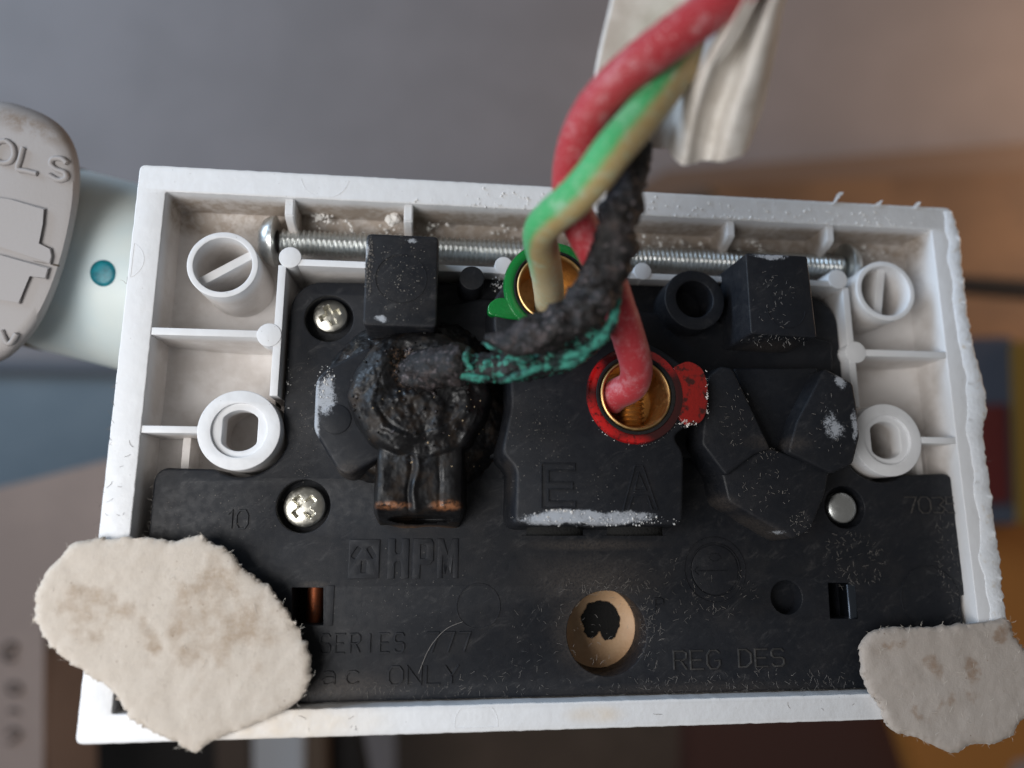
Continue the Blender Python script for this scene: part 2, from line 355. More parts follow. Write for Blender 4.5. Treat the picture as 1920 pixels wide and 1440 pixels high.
def strokes(bm, polys, w, z, h):
    for pl in polys:
        closed = pl[0] == pl[-1] and len(pl) > 3; Lp = pl[:-1] if closed else pl; n = len(Lp); ls = []; rs = []
        for i in range(n):
            q = Vector(Lp[i]); p = Vector(Lp[i-1]) if (closed or i) else None; s = Vector(Lp[(i+1) % n]) if (closed or i < n-1) else None
            a = (q-p).normalized() if p else (s-q).normalized(); b = (s-q).normalized() if s else a
            na, nb = Vector((-a.y, a.x)), Vector((-b.y, b.x)); m = na+nb; m = m/max(m.dot(na), .5)
            ls.append(q+m*w/2); rs.append(q-m*w/2)
        def v(p, zz): return bm.verts.new((p.x, p.y, zz))
        rows = [(v(ls[i], z-.05), v(ls[i]*.75+rs[i]*.25, z+h), v(rs[i]*.75+ls[i]*.25, z+h), v(rs[i], z-.05)) for i in range(n)]
        for i in range(n if closed else n-1):
            A = rows[i]; B = rows[(i+1) % n]
            for k in range(3): bm.faces.new((A[k], A[k+1], B[k+1], B[k]))
        if not closed: bm.faces.new(rows[0]); bm.faces.new(rows[-1][::-1])
def lettering(body, px0, px1, py0, py1, zt, mat, parent, w=.28, h=.17, adv=1.55, name='letter'):
    a = P(px0, py1, zt); b = P(px1, py0, zt)
    n = len(body); cw = (b.x-a.x)/(adv*(n-1)+1); H = b.y-a.y
    for i, ch in enumerate(body):
        bm = bmesh.new(); strokes(bm, [[(a.x+(i*adv+u)*cw, a.y+v*H) for u, v in pl] for pl in GL[ch]], w, zt, h)
        link(name, bm, mat, parent, 30)
def polys(name, Ls, z, h, mat, parent, bev=.05):
    bm = bmesh.new()
    for L in Ls: plate(bm, L, z-.05, z+h, bev, bottom=False)
    return link(name, bm, mat, parent)

# ------------------------------------------------------------------ the outlet
ZF = -9.6; ZB = -2.0
out = empty('power_outlet', 'back of a white plastic power outlet with black terminal moulding, one terminal burnt', 'power outlet', (0, 0, -11))
# rim frame
OX, OY0, OY1 = 58.0, -35.6, 35.6; IX, IY0, IY1 = 54.4, -32.45, 31.95
def wav(L, amp, step=.8):                         # an edge that is not ruler straight
    o = []; n = len(L)
    for i in range(n):
        a, b = Vector(L[i]), Vector(L[(i+1) % n]); k = max(1, int((b-a).length/step)); t = (b-a).normalized(); nn = Vector((-t.y, t.x))
        for j in range(k):
            p = a.lerp(b, j/k); q = p + (nn*amp*(noise.noise(Vector((p.x*.9, p.y*.9, 3)))+.5*noise.noise(Vector((p.x*3, p.y*3, 9)))) if j else Vector((0, 0)))
            o.append(tuple(q))
    return o
bm = bmesh.new()
plate(bm, wav(rnd(rect(-OX, OX, OY0, OY1), .9), .07), -10.8, 0, .18, [wav(rnd(rect(-IX, IX, IY0, IY1), .35), .07)], hb=.14)
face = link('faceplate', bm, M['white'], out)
# floor of the pocket, dished up towards the rim
bm = bmesh.new(); steps = [(0, -6.2), (1.0, -6.6), (3.0, -7.7), (6.5, -8.9), (10.0, -9.5), (14, ZF)]
rings = [[bm.verts.new((x, y, z)) for x, y in rect(-IX-.3+d, IX+.3-d, IY0-.3+d*.12, IY1+.3-d)] for d, z in steps]
for A, B in zip(rings, rings[1:]):
    for i in range(4): bm.faces.new((A[i], A[(i+1) % 4], B[(i+1) % 4], B[i]))
holeL = (-42.75, .45); holeR = (44.1, .45)
def slot_hole(cx, cy):
    L = [(cx+max(-2.15, min(2.15, 2.7*math.cos(2*PI*k/36))), cy+2.6*math.sin(2*PI*k/36)) for k in range(36)]
    o = []
    for p in L:
        if not o or (Vector(p)-Vector(o[-1])).length > 1e-3: o.append(p)
    return o
loops = [[v.co.copy() for v in rings[-1]]] + [[Vector((x, y, ZF)) for x, y in circ(cx, cy, 3.2, 24)] for cx, cy in (holeL, holeR)]
hv = [bm.verts.new(v) for L in loops[1:] for v in L]; allv = rings[-1]+hv
for t in tessellate_polygon(loops): bm.faces.new([allv[i] for i in t])
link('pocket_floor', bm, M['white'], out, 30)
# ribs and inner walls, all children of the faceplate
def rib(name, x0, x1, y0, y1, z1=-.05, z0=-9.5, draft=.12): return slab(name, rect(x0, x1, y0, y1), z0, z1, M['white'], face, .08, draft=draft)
rib('inner_wall', -38.4, 39.4, 22.45, 23.35, -.1)
rib('inner_wall', -39.35, -38.35, 4.9, 22.4, -.1); rib('inner_wall', 39.5, 40.5, 5.0, 22.4, -.1)
rib('rib', -54.38, -40.4, 12.45, 13.4, -.05); rib('rib', 41.2, 54.38, 12.35, 13.3, -.05)
rib('rib', -54.38, -47.75, -.05, .85, -.1); rib('rib', 49.2, 54.38, .05, .95, -.1)
rib('rib', -50.9, -49.9, -6.0, -.1, -4.6); rib('rib', 51.3, 52.3, -6.0, 0, -4.6)
for x, y, r in ((-37.9, 23.5, 1.45), (-39.9, 12.85, 1.55), (38.9, 23.6, 1.45), (40.6, 12.85, 1.55), (-9.5, 23.6, 1.25), (10.0, 23.6, 1.25)):
    slab('ejector_boss', circ(x, y, r, 28), -9.4, .0, M['white'], face, .08)
for x in (-38.5, -22.65, 23.4, 38.6):             # gussets on the upper wall
    bm = bmesh.new(); h = .6
    prof = [(32.0, -.3), (29.6, -.5), (29.2, -1.2), (27.0, -8.5), (32.0, -8.5)]
    A = [bm.verts.new((x-h, y, z)) for y, z in prof]; B = [bm.verts.new((x+h, y, z)) for y, z in prof]
    for i in range(5): bm.faces.new((A[i], A[(i+1) % 5], B[(i+1) % 5], B[i]))
    bm.faces.new(A); bm.faces.new(B[::-1]); bmesh.ops.bevel(bm, geom=bm.edges[:], offset=.15, segments=2, affect='EDGES')
    link('gusset', bm, M['white'], face)
for cx, a in ((-46.4, math.radians(33)), (46.15, math.radians(79))):
    slab('ring_boss', circ(cx, 22.15, 4.5, 56), -9.5, -.05, M['white'], face, .10, [circ(cx, 22.15, 3.72, 56)])
    c, s = math.cos(a), math.sin(a)
    slab('ring_bar', [(cx+u*c-v*s, 22.15+u*s+v*c) for u, v in rect(-3.8, 3.8, -.58, .58)], -9.5, -1.5, M['white'], face, .1)
for cx, cy in (holeL, holeR):
    bm = bmesh.new(); plate(bm, circ(cx, cy, 5.05, 64), -10.5, -.05, .12, [circ(cx, cy, 3.45, 64)], hb=.05)
    plate(bm, circ(cx, cy, 3.5, 64), -2.6, -.5, .0, [slot_hole(cx, cy)], hb=.12)
    link('screw_post', bm, M['white'], face)
for px, py, r in ((893, 1357, 2.6), (230, 487, 2.6), (610, 330, 3.2)):   # faint ejector marks on the rim face
    v = P(px, py, 0); bm = bmesh.new(); c = circ(v.x, v.y, r, 40); strokes(bm, [[p for p in c+[c[0]] if abs(p[0]) < 57.6 and (p[1] > 32.3 or p[1] < -32.7 or p[0] < -54.6) and abs(p[1]) < 35.2]], .07, 0, .03)
    link('moulding_mark', bm, M['white'], face)
slab('hole_backing', circ(*holeL, 3.3, 32), -11.4, -10.9, simple('tan_backing', (.40, .25, .19), .7), out, .05); slab('hole_backing', circ(*holeR, 3.3, 32), -11.4, -10.9, M['white'], out, .05)
# layer of old paint and plaster torn off with the right edge
bm = bmesh.new(); R = []
prof = [(35.0, 58.15, 56.9), (33, 58.5, 56.6), (30, 58.9, 56.7), (27, 58.5, 56.5), (24, 58.6, 56.8), (20, 58.5, 56.4), (14, 58.7, 56.6), (10, 59.4, 56.9), (7, 59.7, 56.9), (4.5, 59.6, 56.5), (2.5, 58.6, 56.1), (-2, 58.5, 56.4), (-6, 58.6, 56.1), (-12, 58.5, 56.3), (-15, 58.7, 55.8), (-20, 58.4, 56.0), (-24, 58.5, 56.3), (-27, 58.3, 56.8)]
ys = [35.0-.35*i for i in range(178)]
def interp(y, k):
    for a, b in zip(prof, prof[1:]):
        if b[0] <= y <= a[0]: u = (a[0]-y)/(a[0]-b[0]); return a[k]*(1-u)+b[k]*u
    return prof[-1][k]
for y in ys:
    o = interp(y, 1)+.28*noise.fractal(Vector((0, y*1.3, 4)), .8, 2, 4); i = interp(y, 2)+.5*noise.noise(Vector((7, y*.35, 1)))+.12*noise.noise(Vector((7, y*2, 1)))
    t = .28+.22*noise.noise(Vector((y*.6, 2, 8))); R.append([bm.verts.new(p) for p in ((i, y, .0), (i+.1, y, .12), ((i+o)/2, y, .16+.08*noise.noise(Vector((y, 3, 3)))), (max(o-.35, 57.4), y, t), (o, y, t-.25), (o-.05, y, -2.2+.8*noise.noise(Vector((y*.8, 5, 1)))), (57.95, y, -2.8))])
for A, B in zip(R, R[1:]):
    for k in range(6): bm.faces.new((A[k], A[k+1], B[k+1], B[k]))
paint = simple('old_paint', (.74, .76, .79), .42, .15, 1.5, (.60, .55, .48), .6, lo=.55, hi=.75)
link('paint_layer', bm, paint, out, 50)
# paint skin along the upper edge
bm = bmesh.new()
for k in (1, 3, 5):
    x = (36, 39, 43.5, 46, 49.5, 52, 30)[k]; p = [Vector((x+.35*i*(1 if k % 2 else -1)+random.uniform(-.1, .1), 35.2+.42*i+random.uniform(-.1, .1), .1+.12*i)) for i in range(5 if k == 1 else 3)]
    for a, b in zip(p, p[1:]):
        w = random.uniform(.2, .5); v = [bm.verts.new(q) for q in (a+Vector((-w, 0, 0)), a+Vector((w, 0, .1)), b+Vector((w*.7, 0, .1)), b+Vector((-w*.7, 0, 0)))]
        bm.faces.new(v); u = [bm.verts.new(q.co-Vector((0, 0, .18))) for q in v]; bm.faces.new(u)
        for i in range(4): bm.faces.new((v[i], v[(i+1) % 4], u[(i+1) % 4], u[i]))
link('paint_burr', bm, paint, out, 30, 'stuff')

# ------------------------------------------------------------------ black moulding
blk = [sp(690, 700, ZB, 5, 4, 0, .9), sp(1500, 1280, ZB, 22, 1.6, 0, .9), sp(1180, 600, ZB, 3, 2)]
M['base'] = black_plastic('black_base_plastic', [sp(1110, 1022, ZB, 12, 1.1, 0, .9, 'b'), sp(1110, 1090, ZB, 13, 5, 0, 1, 'b'), sp(640, 1290, ZB, 10, 2.5, 0, 1, 'b'), sp(1120, 1180, ZB, 7.5, 7.5, 0, .6, 'b'), sp(1300, 1300, ZB, 26, 1.8, 0, .9, 'b'), sp(588, 1096, ZB, 2.5, .6, 0, .8, 'b')], .8)
M['block'] = black_plastic('black_block_plastic', [sp(1100, 972, 6, 11.5, 1.35, 0, .55), sp(610, 740, 3.5, 1.8, 4.6, 0, .8), sp(592, 780, 3.5, .9, 7.5, 0, .7), sp(1575, 715, 4.5, 2.0, 2.4, .6, 1.), sp(1600, 800, 4.5, 1.2, 3.6, 0, 1.), sp(1560, 800, 4.5, 2.0, 3.2, .3, 1.), sp(1470, 1000, 4.5, 2.0, .9, .5, 1.), sp(1420, 640, 7, 6.2, 1.2, 0, 1.), sp(1450, 478, 8, 5.0, .7, 0, 1), sp(1310, 750, 5, .8, 3, 0, .9), sp(1290, 790, 5.5, 1.6, 1., 0, .8),
    ] + [sp(1420, 1000, 1, 6, 2.2, -.45, .6, 'b'), sp(1350, 950, 1, 2.5, 2.2, -.45, .7, 'b'), sp(1440, 662, 2, 6.5, 1.8, 0, .7, 'b'), sp(655, 885, 0, 2.6, 1.8, .5, .6, 'b'), sp(720, 625, 5, 5, 1., 0, .9, 'b'), sp(1460, 830, 4.5, 6, 1.5, 0, .9, 'b'), sp(952, 905, 4, 1, 4, 0, .8, 'b')], .55)
arc = [(holeL[0]+5.75*math.cos(a), holeL[1]+5.75*math.sin(a)) for a in [math.radians(d) for d in range(-124, -4, 10)]]
arcR = [(holeR[0]+5.75*math.cos(a), holeR[1]+5.75*math.sin(a)) for a in [math.radians(d) for d in range(185, 306, 10)]]
def cor(cx, cy, r, a0, a1, n=7): return [(cx+r*math.cos(math.radians(a0+(a1-a0)*k/n)), cy+r*math.sin(math.radians(a0+(a1-a0)*k/n))) for k in range(n+1)]
outline = (cor(-51.4, -5.9, 1.7, 180, 90) [::-1])[::-1] + arc + [(-37.9, 2.0), (-37.9, 16.8)] + cor(-33.7, 16.8, 4.2, 180, 90)[1:] + [(-28.6, 21.1), (-13, 21.6), (-12.2, 22.3), (33, 22.3), (34, 21.6)] + cor(35.0, 17.0, 4.6, 80, 0) + [(39.5, 4), (39.0, 1.8)] + arcR[1:] + cor(53.3, -5.9, 1.9, 90, 0) + [(55.0, -20.6), (53.9, -20.7), (53.9, -27.5), (55.1, -27.6), (55.1, -32.3), (-53.2, -32.3)]
outline = outline
def Pm(px, py, z=ZB): v = P(px, py, z); return v.x, v.y
sc1, sc2, sc3 = Pm(617, 597), Pm(569, 949), Pm(1584, 951)
bighole = Pm(1138, 1187); slotL = PL([(548, 1102), (606, 1102), (606, 1172), (548, 1172)], ZB); slotR = PL([(1553, 1093), (1592, 1093), (1592, 1160), (1557, 1160)], ZB)
rec = [circ(*sc1, 3.2, 44), circ(*sc2, 3.35, 44), circ(*sc3, 2.9, 44)]
pit = circ(*Pm(1475, 1120), 2.2, 30)
bm = bmesh.new(); plate(bm, [(x, y) for x, y in outline], -9.0, ZB, .35, rec+[circ(*bighole, 5.25, 60), slotL, slotR, pit], hb=.12)
base = link('terminal_base', bm, M['base'], out, 35)
for c, d in ((rec[0], sc1), (rec[1], sc2), (rec[2], sc3)):
    slab('recess_floor', circ(*d, 3.6, 32), -6.5, -4.4, M['base'], base, .05)
slab('recess_floor', circ(*Pm(1475, 1120), 2.6, 24), -7, -4.2, M['base'], base, .05)
for px, py, r, h in ((897, 1136, 2.75, .10), (1340, 1068, 4.2, .16), (1745, 1122, 4.3, .10), (1340, 1068, 3.4, .22)):
    x, y = Pm(px, py); bm = bmesh.new(); c = circ(x, y, r, 48); strokes(bm, [c+[c[0]]], .16, ZB, h*.8); link('moulding_mark', bm, M['base'], base)
slab('date_disc', circ(*Pm(1340, 1068), 3.2, 40), ZB-.1, ZB+.14, M['base'], base, .08)
bm = bmesh.new(); x, y = Pm(1340, 1070); strokes(bm, [[(x-2.4, y), (x+1.6, y)], [(x-2.4, y-.5), (x-2.9, y), (x-2.4, y+.5)]], .16, ZB+.14, .12)
strokes(bm, [circ(x, y+1.7, .8, 14, .5)+[circ(x, y+1.7, .8, 14, .5)[0]]], .14, ZB+.14, .12); link('date_arrow', bm, M['base'], base)
# well behind the fixing hole: tan plastic with a black smear
bx, by = bighole
bm = bmesh.new(); lathe(bm, [(5.4, -7.3), (4.4, -8.1), (3.0, -8.5), (0, -8.6)], (bx, by, 0), n=60); link('fixing_well', bm, M['tan'], base, 60)
bm = bmesh.new(); L = []
q = P(1127, 1164, -8.4)
for k in range(60):
    a = 2*PI*k/60; r = 2.75*(1+.10*noise.noise(Vector((math.cos(a)*2, math.sin(a)*2, 1)))+.09*noise.noise(Vector((math.cos(a)*7, math.sin(a)*7, 5)))-.5*math.exp(-((a-4.55)/.22)**2)); L.append((q.x+r*math.cos(a), q.y+r*math.sin(a)))
plate(bm, L, -9.2, -8.3, .15); link('black_smear', bm, M['soot'], base)
# slots: copper leaf in the left one, spring strip in the right one
x, y = Pm(582, 1140); bm = bmesh.new(); lathe(bm, [(0, -2.2), (1.05, -2.2), (1.05, 2.2), (0, 2.2)], (x+.1, y+.1, -5.0), 'y', 24); link('contact', bm, M['copper'], base)
x, y = Pm(1566, 1128); slab('contact', rect(x-1.25, x-.8, y-2.2, y+2.1), -8, -3.2, M['brass'], base, .1)
x, y = Pm(1596, 1128); slab('switch_strip', rect(x-.5, x+.8, y-2.3, y+2.3), -4, ZB+.12, simple('grey_steel', (.10, .12, .15), .35, metal=1.0), base, .3)
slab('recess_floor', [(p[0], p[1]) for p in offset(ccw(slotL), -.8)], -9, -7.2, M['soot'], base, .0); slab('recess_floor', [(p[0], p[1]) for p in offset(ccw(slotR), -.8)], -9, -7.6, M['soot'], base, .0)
x, y = Pm(618, 1135); slab('slot_frame', rect(x-.45, x+.5, y-2.4, y+2.4), ZB-.1, ZB+.10, M['base'], base, .06)

# writing
LT = M['base']; DL = black_plastic('dusty_letters', [], 3.0, base=(.035, .034, .034))
lettering('SERIES', 600, 758, 1187, 1225, ZB, LT, base); lettering('777', 800, 882, 1185, 1223, ZB, LT, base, adv=1.4)
lettering('ac', 604, 674, 1248, 1284, ZB, LT, base, adv=1.75); lettering('ONLY', 728, 860, 1247, 1284, ZB, LT, base, adv=1.35)
lettering('10', 422, 466, 957, 991, ZB, LT, base, adv=.95, w=.26)
lettering('REG', 1264, 1348, 1219, 1255, ZB, DL, base, adv=1.35); lettering('DES', 1386, 1468, 1216, 1250, ZB, DL, base, adv=1.35)
[lettering(c, x, x+19, 932, 962, ZB, DL, base, w=.22) for c, x in (('7', 1698), ('0', 1724), ('3', 1750), ('5', 1776))]; lettering('P', 1228, 1242, 1122, 1146, ZB, LT, base)
# maker's mark: a framed square with three pin slots, then the blocky letters
a = P(652, 1085, ZB); b = P(713, 1011, ZB); w_, h_ = b.x-a.x, b.y-a.y
def lu(u, v): return (a.x+u*w_, a.y+v*h_)
def pill(u, v, L, Wd, ang):
    c, s = math.cos(ang), math.sin(ang); x, y = lu(u, v)
    return rnd([(x+p*c-q*s, y+p*s+q*c) for p, q in rect(-L/2, L/2, -Wd/2, Wd/2)], .15)
polys('maker_mark', [rnd(L, .1) for L in ()]+[], ZB, .1, LT, base) if False else None
bm = bmesh.new()
plate(bm, rnd([lu(0, 0), lu(1, 0), lu(1, 1), lu(0, 1)], .08), ZB-.05, ZB+.13, .05, [pill(.24, .66, 1.5, .62, math.radians(58)), pill(.74, .66, 1.5, .62, math.radians(122)), pill(.50, .30, 1.5, .66, PI/2)], bottom=False)
link('maker_mark', bm, LT, base)
a = P(724, 1085, ZB); b = P(865, 1010, ZB); w_, h_ = (b.x-a.x)/3, b.y-a.y
def bl(i, L): return [(a.x+(i+u*.84+.04)*w_, a.y+v*h_) for u, v in L]
bm = bmesh.new()
plate(bm, bl(0, [(0, 0), (.34, 0), (.34, .38), (.42, .44), (.58, .44), (.66, .38), (.66, 0), (1, 0), (1, 1), (.66, 1), (.66, .68), (.58, .62), (.42, .62), (.34, .68), (.34, 1), (0, 1)]), ZB-.05, ZB+.13, .05, bottom=False)
plate(bm, bl(1, [(0, 0), (.36, 0), (.36, .34), (.8, .34), (1, .44), (1, .90), (.88, 1), (0, 1)]), ZB-.05, ZB+.13, .05, [bl(1, [(.36, .50), (.60, .50), (.66, .54), (.66, .82), (.60, .86), (.36, .86)])], bottom=False)
plate(bm, bl(2, [(0, 0), (.24, 0), (.24, .62), (.36, .1), (.46, .3), (.54, .3), (.64, .1), (.76, .62), (.76, 0), (1, 0), (1, 1), (.72, 1), (.5, .58), (.28, 1), (0, 1)]), ZB-.05, ZB+.13, .05, bottom=False)
link('maker_letters', bm, LT, base)

# tall square pillars
def blockp(name, L, z0, z1, r=.6, bev=.25, draft=.1, mat=None): return slab(name, rnd(L, r), z0, z1, mat or M['block'], base, bev, draft=draft)
ZP = 7.5
M['pillar'] = black_plastic('black_pillar_plastic', [sp(775, 450, ZP, 1.2, .6, 0, .9), sp(715, 598, ZP, 1.6, .7, -.3, .9), sp(685, 470, ZP, .7, 3, 0, .9)], 1.1)
L = PL([(683, 440), (820, 440), (822, 614), (684, 611)], ZP); x0 = sum(p[0] for p in (L[0], L[3]))/2; x1 = sum(p[0] for p in (L[1], L[2]))/2; y1 = (L[0][1]+L[1][1])/2; y0 = (L[2][1]+L[3][1])/2
blockp('pillar', rect(x0, x1, y0, y1), -3, ZP, .7, .3, .08, M['pillar'])
v = P(752, 522, ZP); bm = bmesh.new(); c = circ(v.x, v.y, 3.1, 48); strokes(bm, [c+[c[0]]], .12, ZP, .07); link('moulding_mark', bm, M['pillar'], base)
blockp('pillar', PL([(1398, 474), (1514, 480), (1532, 633), (1408, 626)], ZP), -3, ZP, .45, .22, .25)
v = P(1475, 592, ZP); bm = bmesh.new(); c = circ(v.x, v.y+1.0, 2.6, 48)[24:48]; strokes(bm, [c], .12, ZP, .07); link('moulding_mark', bm, M['block'], base)
bm = bmesh.new(); L = PL([(1406, 626), (1531, 633), (1482, 672), (1395, 664)], 2.5)                    # sloping foot of the pillar
v = P(885, 521, 3.5); slab('pin', circ(v.x, v.y, 1.62, 28), -3, 3.5, M['block'], base, .12, draft=.1)
v = P(1303, 562, 3.0); slab('hollow_pin', circ(v.x, v.y, 4.2, 48), -3, 3.0, M['block'], base, .2, [circ(v.x, v.y+.1, 2.55, 40)])
# raised land under the terminals
M['land'] = black_plastic('black_land_plastic', [], .35)
slab('terminal_land', rnd(PL([(700, 600), (900, 560), (1270, 590), (1560, 640), (1560, 700), (1300, 860), (900, 860), (700, 700)], -1), 1.0), -2.5, -.6, M['land'], base, .5)
# earth and active terminal block
ZE = 6.0
eo = PL([(965, 985), (1281, 985), (1283, 848), (1262, 818), (1300, 790), (1290, 690), (1240, 655), (1120, 600), (1110, 480), (1060, 458), (1000, 462), (955, 520), (925, 560), (925, 620), (955, 690), (958, 760), (940, 850), (968, 878)], ZE)
tA = P(1190, 741, ZE); tE = P(1034, 541, ZE)
bm = bmesh.new(); plate(bm, rnd(eo, 1.0), -2.5, ZE, .45, [circ(tA.x, tA.y, 4.6, 56), circ(tE.x, tE.y, 4.6, 56)], draft=.7, hb=.3)
link('terminal_block', bm, M['block'], base)
def big_letter(Ls, name):
    bm = bmesh.new()
    for L in Ls: strokes(bm, [L+[L[0]]], .19, ZE, .16)
    link(name, bm, M['block'], base)
def toz(L): return [tuple(P(x, y, ZE).xy) for x, y in L]
big_letter([toz([(1015, 869), (1077, 869), (1077, 882), (1028, 882), (1028, 904), (1073, 904), (1073, 917), (1028, 917), (1028, 940), (1078, 940), (1078, 952), (1015, 952)])], 'earth_letter')
big_letter([toz([(1190, 873), (1204, 873), (1232, 955), (1222, 955), (1214, 930), (1186, 930), (1178, 957), (1168, 957)]), toz([(1197, 886), (1211, 920), (1189, 920)])], 'active_letter')
def hole_slot(px, py, z, w, h):                    # mouth of a wire entry, a recessed dark cup
    v = P(px, py, z); bm = bmesh.new(); c = [(v.x+w*math.cos(2*PI*k/32), v.z+h*math.sin(2*PI*k/32)) for k in range(32)]
    A = [bm.verts.new((x, v.y-.25, zz)) for x, zz in c]; B = [bm.verts.new((v.x+(x-v.x)*.86, v.y-.27, v.z+(zz-v.z)*.8)) for x, zz in c]; D = [bm.verts.new((v.x+(x-v.x)*.8, v.y+3, v.z+(zz-v.z)*.8)) for x, zz in c]
    for i in range(32): bm.faces.new((A[i], A[(i+1) % 32], B[(i+1) % 32], B[i])); bm.faces.new((B[i], B[(i+1) % 32], D[(i+1) % 32], D[i]))
    bm.faces.new(D); link('wire_entry', bm, M['soot'], base)
hole_slot(1040, 1000, 1.8, 4.2, 2.2); hole_slot(1190, 1000, 1.8, 4.2, 2.2)
# collars and brass tubes
def terminal(v, mat, lug, z=ZE):
    x, y = v.x, v.y
    bm = bmesh.new(); lathe(bm, [(4.75, z-3), (4.75, z+.25), (4.95, z+.5), (5.5, z+.62), (6.05, z+.45), (6.2, z+.1), (6.2, z-.4)], (x, y, 0), n=72)
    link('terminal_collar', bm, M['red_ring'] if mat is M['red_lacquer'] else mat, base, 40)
    slab('collar_lug', rnd(lug, .8, 5), z-.6, z+.35, mat, base, .2)
    bm = bmesh.new(); lathe(bm, [(4.55, z-5), (4.6, z+.3), (4.45, z+.62), (4.3, z+.66), (4.12, z+.5), (4.0, z-.2), (3.95, z-6.2), (0, z-6.4)], (x, y, 0), n=72); link('brass_tube', bm, M['brass'], base, 50)
    bm = bmesh.new(); prof = [(0, -3.8)]
    for k in range(11): prof += [(1.5, -3.8+k*.6), (1.95, -3.8+k*.6+.3)]
    prof += [(0, 3.2)]; lathe(bm, prof, (x+.2, y-1.9, z-3.4), 'y', 32); link('clamp_screw', bm, M['brass'], base, 25)
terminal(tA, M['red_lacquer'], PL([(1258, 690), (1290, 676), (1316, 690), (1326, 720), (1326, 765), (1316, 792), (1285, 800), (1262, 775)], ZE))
terminal(tE, M['green_lacquer'], PL([(975, 560), (930, 559), (914, 573), (914, 591), (960, 600), (990, 600)], ZE))
bm = bmesh.new(); lathe(bm, [(4.62, ZE+.30), (4.72, ZE+.70), (5.0, ZE+.72), (5.12, ZE+.4)], (tA.x, tA.y, 0), n=72); link('soot_ring', bm, M['soot'], base, 50)
bm = bmesh.new(); lathe(bm, [(4.62, ZE+.30), (4.70, ZE+.66), (4.85, ZE+.68), (4.95, ZE+.4)], (tE.x, tE.y, 0), n=72); link('soot_ring', bm, M['soot'], base, 50)
# left wing beside the burnt terminal
ZW = 3.2
blockp('side_lug', PL([(612, 690), (592, 712), (588, 805), (634, 884), (655, 892), (720, 855), (730, 660), (690, 650)], ZW), -2.5, ZW, .7, .45, .5)
v = P(630, 786, ZW); slab('knock_mark', circ(v.x, v.y, 1.85, 30), ZW-.2, ZW+.12, M['block'], base, .08)
# switch housings on the right
ZS = 4.6
blockp('switch_housing', PL([(1352, 880), (1440, 838), (1556, 880), (1548, 925), (1520, 995), (1487, 1012), (1366, 940)], ZS-.8), -2.5, ZS-.8, .6, .35, .5)
blockp('switch_cheek', PL([(1328, 706), (1352, 686), (1374, 690), (1446, 842), (1418, 850), (1362, 893), (1316, 832)], ZS), -2.5, ZS, .5, .35, .4)
blockp('switch_cheek', PL([(1546, 690), (1600, 718), (1607, 760), (1613, 818), (1600, 870), (1560, 888), (1478, 848), (1494, 790)], ZS), -2.5, ZS, .5, .35, .3)
blockp('switch_web', PL([(1375, 690), (1535, 690), (1480, 850), (1440, 850)], 1.5), -2.5, 1.5, .5, .3, .2, M['land'])
# screws of the moulding: rounded cross head
def cross_head(x, y, z, r, mat, rot, cross=True):
    bm = bmesh.new(); n = 120; rings = []
    for q in [0, .04]+[.04+.02*k for k in range(1, 36)]+[.78, .82, .86, .9, .94, .97, 1.0]:
        ring = []
        for k in range(n):
            a = 2*PI*k/n; rr = q*r; h = .95*math.sqrt(max(0, 1-(q*.93)**2))*r*.42
            if cross:
                aa = a-rot; u, w = abs(rr*math.cos(aa)), abs(rr*math.sin(aa)); d = min(max(u/(.58*r), w/(.17*r)), max(w/(.58*r), u/(.17*r)), 9)
                d = min(d, math.hypot(u, w)/(.27*r)); h -= 1.0*min(1, max(0, (1.12-d)/.22))
            ring.append(bm.verts.new((x+rr*math.cos(a), y+rr*math.sin(a), z+h)) if q > 0 else None)
        if q == 0: c0 = bm.verts.new((x, y, z+.42*r*.95-(1.0 if cross else 0))); ring = None
        rings.append(ring)
    for k in range(n): bm.faces.new((c0, rings[1][k], rings[1][(k+1) % n]))
    for A, B in zip(rings[1:], rings[2:]):
        for k in range(n): bm.faces.new((A[k], B[k], B[(k+1) % n], A[(k+1) % n]))
    low = [bm.verts.new((v.co.x, v.co.y, z-1.2)) for v in rings[-1]]
    for k in range(n): bm.faces.new((rings[-1][k], low[k], low[(k+1) % n], rings[-1][(k+1) % n]))
    return link('screw', bm, mat, out, 60)
v = P(618, 590, -2.6); cross_head(v.x, v.y, -3.6, 2.25, M['zinc_bright'], .45)
v = P(569, 950, -2.4); cross_head(v.x, v.y, -3.5, 2.6, M['zinc_bright'], .75)
v = P(1585, 952, -1.6); cross_head(v.x, v.y, -2.6, 2.05, M['zinc'], 0, False)

